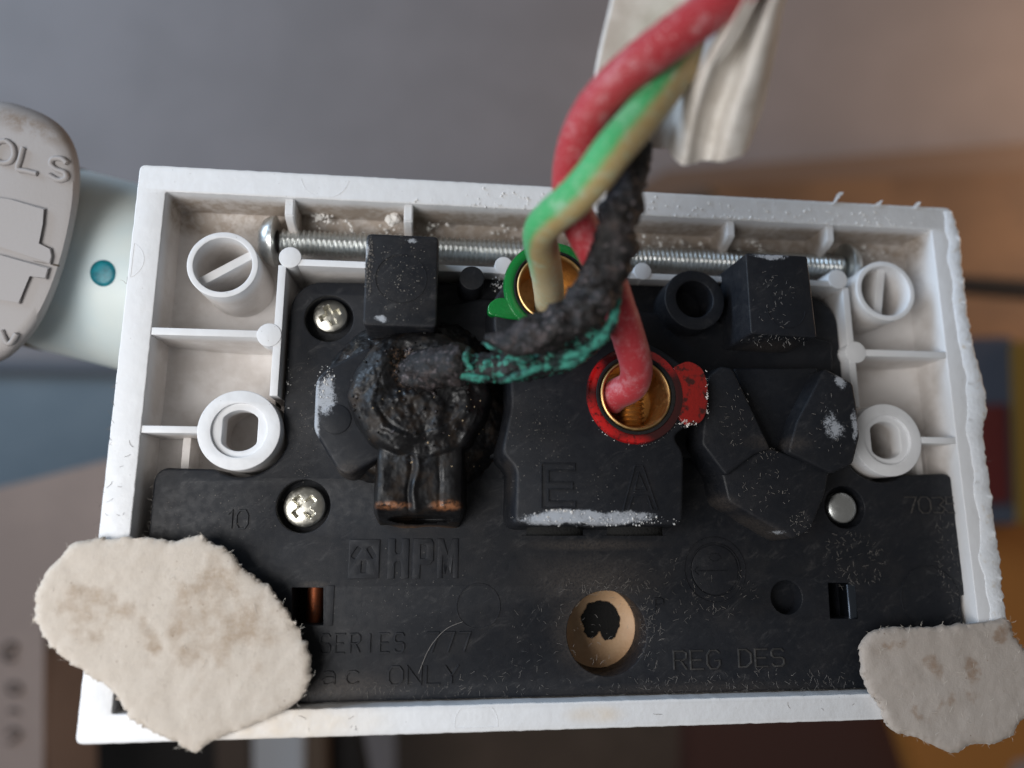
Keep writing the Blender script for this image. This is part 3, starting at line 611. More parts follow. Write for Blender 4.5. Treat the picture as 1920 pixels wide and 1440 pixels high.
# ------------------------------------------------------------------ burnt neutral terminal (a relief grown on a fine grid)
bc = P(787, 735, 6.5); bx0, bx1 = P(708, 900, 5).x, P(866, 900, 5).x; yb = P(785, 950, 4.5).y; yt = P(785, 820, 4).y
def relief(x, y):
    p = Vector((x, y, 0)); wx = x+.5*noise.noise(p*.35+Vector((5, 0, 0))); wy = y+.5*noise.noise(p*.35+Vector((0, 9, 0)))
    r = math.hypot((wx-bc.x)/1.02, (wy-bc.y)/.98)
    h = -3.5
    dome = 6.6 - 2.6*max(0, (r-5.5)/3.5)**2 - (max(0, r-8.2)**1.5)*5
    # folds running down the wall, heaped char on top
    ang = math.atan2(wy-bc.y, wx-bc.x)
    dome += .55*noise.fractal(Vector((x*.33, y*.33, 2.)), 1.0, 2.1, 4) * (1 if r < 7.5 else .5)
    if r > 5: dome += .16*math.sin(r*2.6+3*noise.noise(Vector((x*.25, y*.25, 7))))*(1 if math.sin(ang) < .3 else .3)
    cr = P(765, 695, 6.5); rc = math.hypot((x-cr.x)/1.6, (y-cr.y)/2.3); dome -= 1.6*math.exp(-rc*rc)*(1+.6*noise.noise(p*1.2))
    h = max(h, dome)
    bxm, bw = (bx0+bx1)/2, (bx1-bx0)/2
    ex = max(0, abs(wx-bxm)-(bw-.8))/.8; ey = max(0, yb-wy)/2.2
    box = 5.3 - .12*ex**2*3 - 1.2*max(0, abs(x-bxm)-bw)*5 - ey**1.5*6.0
    box += .22*noise.fractal(Vector((x*.33, y*.2, 4.)), .9, 2.1, 4) + .35*math.exp(-((wx-bxm+.5)/.45)**2)-.30*math.exp(-((wx-bxm+1.3)/.3)**2)-.2*math.exp(-((wx-bxm-2.3)/.3)**2)
    if wy > yt+2: box = -9
    eh = math.hypot((x-bxm)/4.1, (y-(yb-1.55))/.62)
    if eh < 1: box = min(box, 3-5*(1-eh)**.3)
    h = max(h, box)
    # wax-like skirt on the left and right
    sk = 2.7 - .55*max(0, (r-8.0))**1.4 + .5*noise.fractal(Vector((x*.5, y*.5, 11.)), .9, 2.1, 4)
    if y > yb+3 : h = max(h, sk)
    return h
bm = bmesh.new(); X0, X1, Y0, Y1 = bc.x-12.2, bc.x+11.2, yb-4.0, bc.y+11; st = .125; nx = int((X1-X0)/st); ny = int((Y1-Y0)/st)
G = [[relief(X0+i*st, Y0+j*st) for i in range(nx)] for j in range(ny)]; V = {}
def gv(i, j):
    if (i, j) not in V: V[i, j] = bm.verts.new((X0+i*st, Y0+j*st, max(G[j][i], -2.6)))
    return V[i, j]
for j in range(ny-1):
    for i in range(nx-1):
        if max(G[j][i], G[j][i+1], G[j+1][i], G[j+1][i+1]) > -2.5: bm.faces.new((gv(i, j), gv(i+1, j), gv(i+1, j+1), gv(i, j+1)))
link('melted_terminal', bm, M['molten'], out, 75)
bm = bmesh.new()                                   # crust pieces and beads on the melt
crust = []
for k in range(150):
    a = random.uniform(0, 2*PI); r = 7.5*math.sqrt(random.random()); x, y = bc.x-1+r*math.cos(a), bc.y+.5+r*math.sin(a); crust.append((x, y, relief(x, y), .05, .05))
crumbs(bm, crust, 150, (.05, .3)); link('char_crust', bm, M['char'], out, 0, 'stuff')
bm = bmesh.new(); beads = [(x, y, relief(x, y), .02, .02) for x, y in [(bc.x+random.uniform(-7, 8), bc.y-random.uniform(-2, 9)) for _ in range(30)]]
crumbs(bm, beads, 34, (.05, .13)); link('beads', bm, simple('tan_beads', (.50, .38, .24), .4), out, 0, 'stuff')

# ------------------------------------------------------------------ long machine screws lying in the pocket
def machine_screw(head, tip, label):
    a = Vector(head); b = Vector(tip); L = (b-a).length; d = (b-a).normalized()
    t = empty('machine_screw', label, 'screw', (a.x, a.y, ZF), 'long machine screws in the upper pocket of the plate')
    bm = bmesh.new(); lathe(bm, [(0, -2.5), (.9, -2.45), (2.1, -2.15), (3.0, -1.5), (3.5, -.6), (3.55, -.1), (3.35, .0), (1.6, .05)], a, n=48, ex=d); link('screw_head', bm, M['zinc'], t, 40)
    bm = bmesh.new(); n = 30; pitch = .7; turns = int((L-1)/pitch); e1 = d.orthogonal().normalized(); e2 = d.cross(e1); prev = None; sub = 4
    for k in range(turns*sub*4):                    # helical thread
        pass
    rows = []
    for i in range(int(turns*sub)+1):
        row = []
        for k in range(n):
            u = (i/sub - k/n) % 1.0; r = 1.42+.46*(1-abs(2*u-1))
            row.append(bm.verts.new(a+d*(.6+i*pitch/sub)+(e1*math.cos(2*PI*k/n)+e2*math.sin(2*PI*k/n))*r))
        rows.append(row)
    for A, B in zip(rows, rows[1:]):
        for k in range(n): bm.faces.new((A[k], A[(k+1) % n], B[(k+1) % n], B[k]))
    c = bm.verts.new(a); c2 = bm.verts.new(b)
    for k in range(n): bm.faces.new((rows[0][k], rows[0][(k+1) % n], c)); bm.faces.new((rows[-1][k], rows[-1][(k+1) % n], c2))
    link('screw_shank', bm, M['zinc'], t, 12); return t
ms = machine_screw(P(520, 453, -5.0), P(1065, 478, -5.0), 'zinc machine screw at the left with its head beside the ring boss')
ms = machine_screw(P(1578, 501, -5.0), P(1090, 479, -5.0), 'zinc machine screw at the right partly behind a black pillar, head to the right')

# ------------------------------------------------------------------ wires
rw = tube_me('red_wire', [PD(*q) for q in [(1142, 752, 89), (1158, 738, 88), (1184, 724, 86.5), (1193, 700, 85), (1190, 672, 83.5), (1178, 630, 82), (1161, 580, 80), (1143, 530, 78.5), (1118, 478, 77), (1092, 430, 75.5), (1074, 385, 74), (1070, 330, 72.5), (1082, 270, 70), (1112, 208, 67.5), (1163, 150, 65.5), (1232, 92, 64), (1306, 38, 63), (1390, -28, 62.3), (1480, -100, 62)]], 1.95, 28, 12, rough=.02, rs=1.2)
red = link_me('red_wire', rw, M['red_wire'], None, 180); tag(red, 'thick red insulated wire rising out of the brass terminal with the red collar', 'wire')
gw = tube_me('green_wire', [PD(*q) for q in [(1030, 590, 91), (1030, 560, 88.5), (1026, 520, 84.5), (1019, 480, 79.5), (1013, 450, 76), (1018, 426, 73), (1040, 402, 70.5), (1075, 373, 68), (1113, 331, 66), (1150, 281, 65), (1192, 232, 65.5), (1232, 180, 66.5), (1285, 108, 68.5), (1325, 40, 70), (1370, -40, 71)]], 1.9, 28, 12, ref=RW.transposed() @ Vector((-1, .6, .35)), rough=.015, rs=1.2)
grn = link_me('earth_wire', gw, M['green_wire'], None, 180); tag(grn, 'green and yellow striped insulated wire bending into the brass terminal with the green collar', 'wire')
# charred wire: a thing with its strands
cw = empty('charred_wire', 'burnt black wire with crumbled insulation and teal corrosion leading to the melted terminal', 'wire', tuple(PD(800, 700, 84)))
path = [PD(*q) for q in [(1196, 205, 71), (1192, 262, 71), (1183, 320, 71), (1169, 380, 71.3), (1154, 440, 71.8), (1138, 500, 73), (1112, 552, 74), (1072, 598, 74.5), (1016, 626, 75), (960, 638, 76), (912, 634, 77)]]
me = tube_me('insulation', path, lambda t: 1.4+.9*max(0, math.sin(min(1, t*1.05)*PI))**.7*(.6+.6*t)-7*max(0, t-.87), 48, 16, rough=.36, rs=.50, ends=.2)
link_me('charred_insulation', me, M['char'], cw, 75)
me = tube_me('core', [PD(*q) for q in [(1125, 605, 78), (1075, 655, 79), (1015, 680, 79.5), (955, 688, 80), (900, 690, 81), (845, 694, 82.5), (795, 702, 85)]], lambda t: 1.9-.35*t, 30, 12, rough=.25, rs=1.1, seed=4)
link_me('conductor', me, M['verdigris_dull'], cw, 75)
me = tube_me('core', [PD(*q) for q in [(870, 686, 80.5), (840, 685, 82), (800, 694, 84.5), (762, 715, 88), (740, 735, 92)]], lambda t: 2.3+.5*t, 30, 12, rough=.22, rs=.9, seed=8)
link_me('charred_insulation', me, M['char'], cw, 75)
strands = [([(1162, 545, 74.5), (1152, 590, 74.5), (1134, 628, 74.5), (1108, 650, 74.8), (1075, 664, 75), (1045, 668, 75.5)], .42), ([(1072, 664, 75.6), (1040, 680, 76), (1000, 693, 76.5), (962, 708, 77), (936, 714, 77.5)], .34),
           ([(1010, 660, 76.5), (970, 662, 76.9), (930, 654, 77.3), (905, 642, 78)], .22), ([(880, 652, 79), (874, 666, 79), (877, 682, 79), (886, 692, 79)], .28),
           ([(840, 706, 81), (870, 706, 80), (900, 709, 79.5), (918, 708, 79.5)], .32), ([(1000, 672, 77), (975, 672, 77.4), (958, 676, 77.6)], .5), ([(922, 680, 79), (908, 681, 79.4)], .42), ([(1105, 652, 75), (1080, 676, 75.6), (1040, 690, 76.2)], .4)]
for pts, r in strands:
    me = tube_me('copper_strand', [PD(*q) for q in pts], (lambda r: lambda t: r*(.6+.8*math.sin(PI*min(max(t, .06), .94))**.6))(r), 12, 10, rough=.35, rs=1.4, seed=r*30)
    link_me('copper_strand', me, M['verdigris'], cw, 90)
bm = bmesh.new()
pth = catmull(path, 14)
for i in range(70):
    p = random.choice(pth); d = Vector((random.gauss(0, 1), random.gauss(0, 1), random.gauss(0, 1))).normalized(); r = random.uniform(.08, .38)
    m = Matrix.Translation(p+d*random.uniform(1.5, 2.2)) @ Matrix.Rotation(random.uniform(0, 6), 4, d)
    g = bmesh.ops.create_icosphere(bm, subdivisions=1, radius=r, matrix=m)
    for v in g['verts']: v.co += Vector((random.gauss(0, 1), random.gauss(0, 1), random.gauss(0, 1)))*r*.25
link('char_flakes', bm, M['char'], cw, 0, 'stuff')
# cable sheath: a split flat jacket, folded
def sheath():
    # cross-sections: rows of (px, py, depth), top of the frame to the cut end
    rows = [[(1165, -70, 68), (1230, -70, 68.5), (1300, -70, 69), (1370, -70, 68), (1412, -70, 63), (1428, -70, 60), (1445, -70, 62), (1462, -70, 64), (1478, -70, 62), (1500, -70, 62.5), (1512, -70, 66)],
            [(1150, 0, 69), (1210, 0, 69.5), (1275, 0, 70), (1340, 0, 69), (1378, 0, 64), (1398, 0, 61), (1416, 0, 63.5), (1430, 0, 65.5), (1444, 0, 63), (1464, 0, 63.5), (1474, 0, 67)],
            [(1134, 70, 70), (1190, 70, 70.6), (1245, 70, 71), (1300, 70, 70), (1342, 70, 65), (1362, 72, 62.5), (1384, 70, 65), (1402, 70, 66.5), (1420, 70, 64), (1446, 70, 64.5), (1460, 70, 68)],
            [(1120, 140, 71), (1175, 140, 71.8), (1225, 140, 72.3), (1275, 135, 71), (1308, 130, 67), (1330, 128, 65), (1352, 132, 67), (1374, 135, 68), (1398, 138, 65.5), (1430, 138, 66), (1446, 138, 69)],
            [(1118, 210, 70), (1165, 212, 73), (1212, 212, 74), (1255, 208, 72.5), (1284, 205, 69), (1306, 204, 67.5), (1326, 206, 69), (1350, 208, 69.5), (1376, 208, 67), (1412, 208, 68), (1430, 208, 70.5)],
            [(1130, 276, 71), (1170, 278, 74), (1212, 280, 75), (1248, 278, 74), (1262, 296, 71), (1282, 310, 69.5), (1306, 304, 70.5), (1328, 300, 70.8), (1350, 302, 68.8), (1392, 292, 69.5), (1406, 272, 71.5)]]
    cols = len(rows[0]); fine = []
    R2 = [catmull([PD(*q) for q in r], 6) for r in rows]
    cs = [catmull([r[k] for r in R2], 8) for k in range(len(R2[0]))]
    nr = len(cs[0]); nc = len(cs)
    bm = bmesh.new(); A = [[bm.verts.new(cs[c][r] + Vector((0, .25*noise.noise(Vector((c*.6, 1, 1))) if r == nr-1 else 0, 0))) for c in range(nc)] for r in range(nr)]
    for r in range(nr-1):
        for c in range(nc-1): bm.faces.new((A[r][c], A[r][c+1], A[r+1][c+1], A[r+1][c]))
    bmesh.ops.recalc_face_normals(bm, faces=bm.faces); bm.normal_update()
    if sum((f.normal.dot(CAM-f.calc_center_median()) for f in bm.faces)) < 0: bmesh.ops.reverse_faces(bm, faces=bm.faces)
    bmesh.ops.solidify(bm, geom=bm.faces[:], thickness=1.0)
    o = link('cable_sheath', bm, M['sheath'], None, 60)
    tag(o, 'grey white outer sheath of the cable, split and folded back behind the red wire', 'cable sheath')
sheath()

# ------------------------------------------------------------------ torn paper scraps
def scrap(name, px, z, mat, label, thick=.9, tilt=(0, 0)):
    L = ccw(PL(px, z)); fine = []
    n = len(L)
    sm = [v for v in catmull([Vector((*p, 0)) for p in L+[L[0]]], 8)][:-1]
    for p in sm:
        k = .30*noise.fractal(Vector((p.x*1.3, p.y*1.3, 2)), .7, 2.1, 5); fine.append(Vector((p.x+k, p.y+.8*k)))
    xs = [p.x for p in fine]; ysv = [p.y for p in fine]; pts = fine[:]; nb = len(pts)
    def inside(x, y):
        c = False
        for i in range(nb):
            a, b = fine[i-1], fine[i]
            if (a.y > y) != (b.y > y) and x < (b.x-a.x)*(y-a.y)/(b.y-a.y)+a.x: c = not c
        return c
    y = min(ysv)
    while y < max(ysv):
        x = min(xs)
        while x < max(xs):
            q = (x+random.uniform(-.12, .12), y+random.uniform(-.12, .12))
            if inside(*q) and min((Vector(q)-f).length_squared for f in fine) > .06: pts.append(Vector(q))
            x += .5
        y += .5
    vo, eo_, fo, _, _, _ = delaunay_2d_cdt(pts, [(i, (i+1) % nb) for i in range(nb)], [], 1, 1e-4)
    cx, cy = sum(xs)/len(xs), sum(ysv)/len(ysv)
    def hz(x, y, e): return z + tilt[0]*(x-cx)+tilt[1]*(y-cy) + (.13*noise.fractal(Vector((x*.35, y*.35, 6)), .9, 2, 4)+.05*noise.fractal(Vector((x*2.2, y*2.2, 1)), .7, 2, 3))*e
    bm = bmesh.new(); edge = lambda q: min(1, math.sqrt(min((q-f).length_squared for f in fine[::2]))/.6)
    T = [bm.verts.new((q.x, q.y, hz(q.x, q.y, 1)-.35*(1-edge(Vector(q))))) for q in vo]; 
    for f in fo:
        try: bm.faces.new([T[i] for i in f])
        except ValueError: pass
    bot = [bm.verts.new((vo[i].x*.997+cx*.003, vo[i].y*.997+cy*.003, z+tilt[0]*(vo[i].x-cx)+tilt[1]*(vo[i].y-cy)-thick)) for i in range(nb)]
    for i in range(nb):
        bm.faces.new((T[i], bot[i], bot[(i+1) % nb], T[(i+1) % nb]))
    bm.faces.new(bot)
    t = empty(name, label, 'paper scrap', (cx, cy, z-thick))
    link('paper', bm, mat, t, 80)
    bm = bmesh.new(); ed = [(p.x, p.y, z-.3, .15, .15) for p in fine]; fibres(bm, ed, 130, (.15, .8), .011, up=.2)
    link('frayed_fibres', bm, M['paper_fibre'], t, 0, 'stuff')
    bm = bmesh.new(); ins = [(p.x, p.y, hz(p.x, p.y, 1)+.02, .3, .3) for p in vo[nb:]]; fibres(bm, ins, 60, (.3, 1.0), .014, up=.02)
    link('surface_fibres', bm, M['paper_fibre'], t, 0, 'stuff')
scrap('paper_scrap', [(62, 1140), (66, 1108), (88, 1068), (112, 1045), (132, 1020), (168, 1012), (205, 1010), (270, 1008), (325, 1014), (352, 1008), (378, 1004), (402, 1022), (432, 1036), (448, 1058), (470, 1078), (505, 1104), (535, 1142), (560, 1185), (580, 1222), (582, 1262), (572, 1300), (545, 1326), (518, 1342), (470, 1362), (415, 1384), (388, 1396), (364, 1414), (346, 1406), (328, 1392), (282, 1372), (244, 1350), (226, 1322), (205, 1292), (178, 1276), (146, 1254), (108, 1228), (80, 1198), (64, 1165)], 1.2, M['paper'], 'large torn beige paper scrap with brown stains on the lower left corner of the plate')
scrap('paper_scrap', [(1617, 1218), (1628, 1196), (1650, 1182), (1700, 1177), (1745, 1178), (1800, 1172), (1860, 1167), (1893, 1160), (1902, 1188), (1915, 1206), (1945, 1240), (1958, 1290), (1945, 1335), (1915, 1355), (1900, 1382), (1862, 1396), (1822, 1398), (1798, 1412), (1776, 1408), (1722, 1384), (1684, 1374), (1668, 1360), (1655, 1328), (1634, 1300), (1622, 1262)], 1.0, M['paper_grey'], 'smaller torn grey brown paper scrap on the lower right corner of the plate')

# ------------------------------------------------------------------ dust, lint and plaster crumbs
bm = bmesh.new()
top = [(x, 33.6, .02, 4, 1.5) for x in range(-12, 50, 3)] + [(x, 32.3, .0, 3, .5) for x in range(-20, 50, 3)]
crumbs(bm, top, 520, (.02, .17))
pock = [(x, 29.5+random.uniform(-.5, 1.5), -7.2+random.uniform(0, 3), 3, 1.3) for x in (-34, -30, -26, -24, -20, -14, -8, -2, 14, 18, 22, 28, 33, 40, 44, 48)]
crumbs(bm, pock, 420, (.04, .34))
v = P(738, 410, -4); crumbs(bm, [(v.x, v.y, v.z, .7, .6)], 30, (.3, .8)); v = P(600, 405, -5); crumbs(bm, [(v.x, v.y, v.z, 1.2, .5)], 26, (.2, .5))
for px, py, z, rx, ry, n in ((1100, 972, ZE, 9.5, 1.0, 120), (1200, 978, ZE, 5, .6, 60), (1048, 958, ZE, 1.8, .25, 40), (1326, 740, ZE+.3, .25, 3.2, 50), (1290, 795, ZE+.3, 1.3, .5, 60), (610, 720, ZW, 1.2, 2.4, 90), (540, 720, ZB, .5, 4, 26), (940, 535, 0, 1.6, 1.4, 120), (885, 545, 0, 1.2, .6, 40), (620, 790, ZW, 1.5, 1.5, 10)):
    v = P(px, py, z); crumbs(bm, [(v.x, v.y, z, rx, ry)], n, (.02, .12))
for k in range(26):                                # ring of powder round the red terminal
    a = random.gauss(-PI/2-.1, .8); v = Vector((tA.x+6.35*math.cos(a), tA.y+6.35*math.sin(a))); crumbs(bm, [(v.x, v.y, ZE, .1, .1)], 1, (.02, .10))
link('plaster_crumbs', bm, M['dust'], out, 0, 'stuff')
bm = bmesh.new()
F = [(Pm(x, y)[0], Pm(x, y)[1], ZB, rx, ry) for x, y, rx, ry in [(1050, 1200, 7, 5), (900, 1290, 12, 2), (1250, 1120, 8, 5), (1400, 1280, 16, 2), (1500, 1290, 8, 1.6), (1350, 1110, 5, 3), (1600, 1050, 5, 4), (1780, 1060, 2, 8), (1250, 1290, 12, 1.5), (1140, 1100, 6, 1.2), (1220, 1190, 1.5, 5), (700, 1300, 12, 1.2)]]
fibres(bm, F, 900, (.1, .9), .012, up=.15)
F = [(P(x, y, z).x, P(x, y, z).y, z, rx, ry) for x, y, z, rx, ry in [(1450, 640, ZP-.2, 4.6, .9), (1380, 780, ZS, 2.6, 4), (1420, 850, ZS-.6, 3, 1.2), (1555, 800, ZS, 2.6, 4.5), (1450, 560, ZP, 3, 4), (1430, 920, ZS-.8, 4, 3), (1500, 980, ZS-.8, 1.5, 1.5)]]
fibres(bm, F, 260, (.12, .6), .016, up=.2)
crumbs(bm, [(P(750, 520, ZP).x, P(750, 520, ZP).y, ZP, 4.3, 5.6), (P(692, 500, ZP).x, P(692, 500, ZP).y, ZP, .5, 4)], 520, (.02, .085))
crumbs(bm, [(P(1100, 900, ZE).x, P(1100, 900, ZE).y, ZE, 9.5, 5), (P(1010, 800, ZE).x, P(1010, 800, ZE).y, ZE, 4, 5)], 260, (.02, .06))
crumbs(bm, [(Pm(420, 960)[0], Pm(420, 960)[1], ZB, 8, 3.5), (Pm(570, 800)[0], Pm(570, 800)[1], ZB, 1.8, 10), (Pm(760, 1100)[0], Pm(760, 1100)[1], ZB, 12, 6)], 420, (.02, .07))
fibres(bm, [(-53.0, y, ZB-.3, .25, 2) for y in (-7, -10, -13)] + [(55.0, y, ZB-.3, .25, 2) for y in (-7, -10, -13, -17, -20)], 120, (.2, .8), .026, up=.5)
link('lint', bm, M['lint'], out, 0, 'stuff')
bm = bmesh.new()                                     # hairs stuck to the rim
fibres(bm, [(-57.9, y, -.1, .25, 2) for y in (20, 6, 2, -2, -6, -9)] + [(-56, -5, .02, 1.2, 6), (57.5, -15, .05, 1.6, 6), (58.4, -3, -.2, .3, 1.5), (30, -34, .02, 20, 1), (-30, -34.2, .02, 6, .8)], 55, (.3, 1.2), .018, up=.15)
link('rim_hairs', bm, simple('dark_hair', (.20, .17, .15), .8), out, 0, 'stuff')
v1, v2 = Pm(870, 1170), Pm(790, 1260)
me = tube_me('hair', [Vector((*Pm(868, 1165), ZB+.2)), Vector((*Pm(835, 1180), ZB+.25)), Vector((*Pm(805, 1215), ZB+.25)), Vector((*Pm(785, 1262), ZB+.2))], .03, 6, 8); link_me('stray_hair', me, M['lint'], out, 180)

# ------------------------------------------------------------------ white tube with grey cap at the left
tt = empty('capped_tube', 'white plastic tube with teal dot and grey lettered end cap, left of the plate', 'plastic tube', tuple(PD(120, 490, 122)))
ax = (PD(400, 560, 115.5)-PD(118, 488, 115.5)).normalized(); c0 = PD(112, 486, 115.5)
bm = bmesh.new(); lathe(bm, [(0, -1), (13.6, -1), (14.8, -.3), (15.0, .8), (15.2, 2.5), (15.2, 34), (0, 34)], c0, n=72, ex=ax)
g = N('milky_plastic'); mk = g.set(color=g.mix(g.ramp(g.noise(.08, 3), .35, .65), (.60, .70, .72), (.66, .73, .72)), rough=.42, sss=.25, spec=.5); g.b.inputs['Subsurface Radius'].default_value = (4, 4, 4); g.b.inputs['Subsurface Scale'].default_value = 1.0
link('tube_body', bm, mk, tt, 50)
bm = bmesh.new(); lathe(bm, [(13, -2.2), (14.9, -2.2), (15.35, -1.2), (15.35, 1.1), (15.0, 1.4), (13, 1.4)], c0, n=72, ex=ax); link('seal', bm, simple('olive_rubber', (.13, .105, .06), .6), tt, 50)
# dot: a shallow button on the tube wall that faces the camera
pd = PD(192, 512, 100.2); e = (CAM-pd).normalized(); rad = (pd-c0)-ax*((pd-c0).dot(ax)); rad = rad.normalized(); pc = c0+ax*((pd-c0).dot(ax))+rad*15.1
bm = bmesh.new(); lathe(bm, [(0, .35), (1.3, .32), (1.85, .15), (2.0, -.3)], pc, n=36, ex=rad); link('teal_dot', bm, simple('teal_plastic', (.0, .20, .25), .4, .05, 3, (.0, .12, .16), .8), tt, 60)
def cap_pts(lst, depth): return [PD(x, y, depth) for x, y in lst]
capL = [(-120, 260), (-60, 200), (0, 190), (55, 203), (100, 225), (130, 255), (147, 298), (150, 345), (143, 405), (126, 480), (102, 552), (72, 612), (35, 655), (0, 678), (-60, 690), (-130, 620)]
capc = catmull([Vector((x, y, 0)) for x, y in capL+[capL[0]]], 5)[:-1]
gcap = N('grey_cap_plastic'); st = gcap.spots([((PD(50, 235, 96)), (9, 2.2, 6), math.radians(-22), .9)])
cc = gcap.mix(gcap.math('MULTIPLY', st, gcap.ramp(gcap.noise(.35, 5, .7), .3, .6)), (.32, .30, .295), (.19, .14, .10))
capm = gcap.set(color=cc, rough=.6, normal=gcap.bump(gcap.noise(2.5, 4), .05, .6))
bm = bmesh.new(); cen = Vector((15, 440, 0)); rings = []
for sc, dp in ((.80, 95.6), (.90, 95.8), (.955, 96.4), (.985, 97.5), (1.0, 98.5), (1.0, 101.5), (.97, 104)):
    rings.append([bm.verts.new(PD(cen.x+(p.x-cen.x)*sc, cen.y+(p.y-cen.y)*sc, dp)) for p in capc])
for A, B in zip(rings, rings[1:]):
    n = len(A)
    for i in range(n): bm.faces.new((A[i], A[(i+1) % n], B[(i+1) % n], B[i]))
bm.faces.new(rings[0]); bm.faces.new(rings[-1][::-1]); link('end_cap', bm, capm, tt, 60)
def raised(name, L, d0, d1, mat, r=.5):
    bm = bmesh.new(); A = [bm.verts.new(PD(x, y, d0)) for x, y in L]; B = [bm.verts.new(PD(x, y, d1)) for x, y in L]; n = len(L)
    for i in range(n): bm.faces.new((A[i], A[(i+1) % n], B[(i+1) % n], B[i]))
    bm.faces.new(A); bm.faces.new(B[::-1]); bmesh.ops.bevel(bm, geom=[e for e in bm.edges if any(v in A for v in e.verts) and all(v in A for v in e.verts)], offset=.16, segments=3, affect='EDGES')
    return link(name, bm, mat, tt)
raised('raised_panel', [(-60, 360), (20, 374), (84, 391), (80, 420), (70, 458), (95, 465), (98, 480), (94, 496), (10, 466), (-60, 450)], 95.05, 96.3, capm)
raised('raised_panel', [(-60, 466), (0, 478), (92, 502), (86, 524), (54, 515), (44, 545), (36, 570), (0, 562), (-60, 550)], 95.05, 96.3, capm)
raised('seam_lip', [(60, 487), (112, 497), (111, 500), (60, 491)], 95.5, 96.2, simple('seam_grime', (.06, .045, .03), .8))
def cap_letter(polysL):
    bm = bmesh.new()
    for pl in polysL:
        pts = [PD(x, y, 95.45) for x, y in pl]
        me = tube_me('l', pts, .36, 10, 6); bm.from_mesh(me); bpy.data.meshes.remove(me)
    return link('cap_letter', bm, capm, tt, 60)
cap_letter([[(12, 264), (24, 274), (27, 290), (20, 303), (6, 306), (-8, 300), (-12, 286), (-4, 268), (12, 264)]])
cap_letter([[(44, 277), (38, 300), (34, 317), (50, 321), (70, 326)]])
cap_letter([[(126, 306), (116, 298), (100, 298), (96, 308), (106, 318), (122, 324), (124, 334), (110, 338), (92, 328)]])
cap_letter([[(3, 620), (16, 645), (32, 626)]])

# ------------------------------------------------------------------ what stands far behind, out of focus
def boxat(name, quad, depth, thick, mat, label=None, cat=None, parent=None, depths=None):
    bm = bmesh.new(); ds = depths or [depth]*len(quad)
    A = [bm.verts.new(PD(x, y, d)) for (x, y), d in zip(quad, ds)]; nrm = RW.transposed() @ Vector((0, 0, -1))
    B = [bm.verts.new(v.co+nrm*thick) for v in A]; n = len(A)
    for i in range(n): bm.faces.new((A[i], A[(i+1) % n], B[(i+1) % n], B[i]))
    bm.faces.new(A); bm.faces.new(B[::-1]); bmesh.ops.bevel(bm, geom=bm.edges[:], offset=min(1.5, thick*.1), segments=2, affect='EDGES')
    o = link(name, bm, mat, parent)
    if label: tag(o, label, cat)
    return o
bm = bmesh.new(); w4 = [PD(x, y, 640) for x, y in ((-2600, -2200), (4400, -2200), (4400, 3400), (-2600, 3400))]
bm.faces.new([bm.verts.new(v) for v in w4]); o = link('wall', bm, simple('painted_wall', (.27, .235, .225), .9, col2=(.30, .26, .25), ns=.01), None, 0); o['kind'] = 'structure'
wood = simple('orange_wood', (.25, .13, .062), .55, col2=(.17, .088, .045), ns=.012)
boxat('wooden_panel', [(1330, 345), (2600, 290), (2600, 660), (1500, 660)], 520, 25, wood, 'orange brown wooden board seen blurred behind the upper right corner', 'wooden board')
boxat('edge_blend_strip', [(1150, 372), (1250, 318), (2600, 215), (2600, 320), (1340, 372)], 530, 20, simple('pale_brown_blend', (.20, .125, .085), .6), 'added pale brown strip that softens the blurred upper edge of the orange board', 'wooden board')  # added strip of in-between brown, imitates the blurred edge of the wooden panel
boxat('dark_rod', [(1790, 515), (2300, 548), (2300, 590), (1790, 545)], 380, 12, simple('dark_rubber', (.035, .025, .02), .6), 'dark rod crossing in front of the orange wooden board', 'rod')
boxat('floor_board', [(740, 1300), (1330, 1300), (1330, 1700), (740, 1700)], 420, 25, simple('brown_wood', (.075, .048, .032), .6, col2=(.10, .065, .045), ns=.02), 'dark brown board seen blurred below the middle of the plate', 'wooden board')
boxat('red_brown_box', [(1290, 1240), (1660, 1240), (1800, 1700), (1290, 1700)], 400, 40, simple('red_brown_card', (.065, .022, .014), .6), 'dark red brown box seen blurred below the plate, left of the orange box', 'box')
boxat('orange_box', [(1640, 1200), (1850, 1000), (1880, 960), (2400, 960), (2400, 1380), (1900, 1420), (1830, 1560), (1760, 1560)], 380, 60, simple('orange_card', (.42, .16, .03), .6), 'orange cardboard box seen blurred behind the lower right corner', 'box')
bk = boxat('blue_book', [(1780, 635), (1902, 630), (1912, 985), (1790, 985)], 360, 120, simple('slate_cover', (.085, .095, .125), .6)); tag(bk, 'slate blue book with a red label standing right of the plate', 'book')
r = boxat('red_label', [(1796, 762), (1888, 758), (1894, 942), (1800, 945)], 358, 1.6, simple('red_print', (.13, .012, .010), .6), parent=bk)
boxat('yellow_book', [(1904, 640), (1990, 640), (1990, 985), (1916, 985)], 356, 120, simple('yellow_cover', (.28, .15, .02), .6), 'yellow book at the right edge beside the slate blue book', 'book')
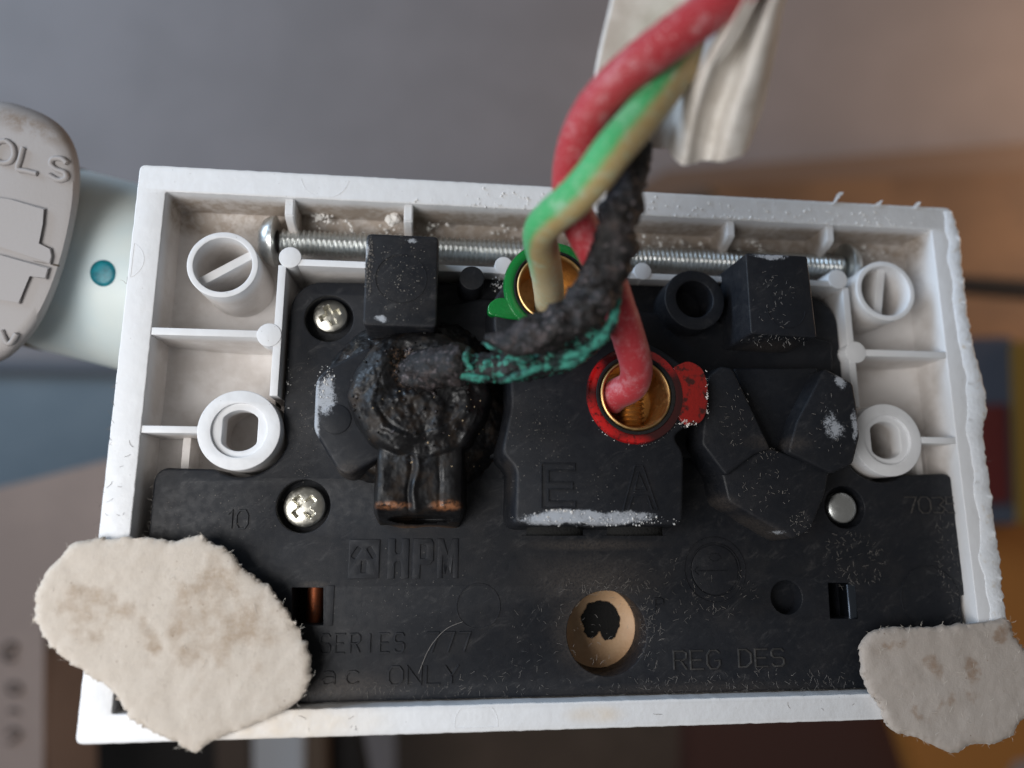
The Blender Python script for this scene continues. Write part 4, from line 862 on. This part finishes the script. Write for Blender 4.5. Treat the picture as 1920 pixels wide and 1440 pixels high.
# lower left: slate tub, taupe instrument, black gap, white strip
tub = boxat('slate_tub', [(-500, 690), (260, 690), (260, 900), (120, 905), (0, 935), (-500, 1000)], 330, 60, simple('slate_plastic', (.16, .20, .23), .35, col2=(.19, .23, .26), ns=.02)); tag(tub, 'slate blue plastic tub seen blurred below the grey capped tube', 'tub')
boxat('tub_lip', [(-500, 668), (300, 678), (300, 704), (-500, 694)], 326, 12, simple('dark_slate', (.12, .13, .15), .35), parent=tub)
tp = simple('taupe_plastic', (.30, .23, .20), .6, col2=(.26, .20, .175), ns=.02)
inst = boxat('instrument_case', [(-400, 990), (0, 915), (205, 862), (260, 850), (260, 1160), (74, 1160), (88, 1600), (-400, 1600)], 230, 30, tp); tag(inst, 'taupe instrument case with a column of small dark characters, lower left', 'case')
def mark(pts):
    me = tube_me('m', [PD(x, y, 229.8) for x, y in pts], .55, 8, 5); link_me('printed_character', me, simple('dark_print', (.05, .035, .03), .6), inst, 60)
mark([(8, 1228), (26, 1222), (30, 1208), (16, 1205), (6, 1220), (12, 1238), (28, 1236)])
mark([(14, 1282), (34, 1282), (38, 1296), (20, 1300), (14, 1288)]); mark([(16, 1334), (26, 1330), (36, 1336)]); mark([(12, 1374), (24, 1366), (38, 1374), (28, 1386), (14, 1394)])
boxat('black_panel', [(60, 1100), (620, 1100), (730, 1700), (60, 1700)], 300, 10, simple('black_panel_mat', (.008, .006, .006), .5), 'black panel in the gap between the taupe case and the white strip', 'panel')
boxat('white_strip', [(470, 1200), (570, 1200), (566, 1700), (476, 1700)], 280, 10, simple('white_strip_mat', (.42, .44, .48), .5), 'upright white strip seen blurred below the lower left paper scrap', 'strip')
boxat('brown_strip', [(400, 1200), (468, 1200), (474, 1700), (405, 1700)], 284, 10, simple('brown_strip_mat', (.07, .05, .04), .5), 'narrow brown strip directly left of the white strip', 'strip')
boxat('brown_strip', [(572, 1200), (605, 1200), (612, 1700), (572, 1700)], 284, 10, simple('brown_strip_mat', (.10, .07, .05), .5), 'narrow brown strip directly right of the white strip', 'strip')
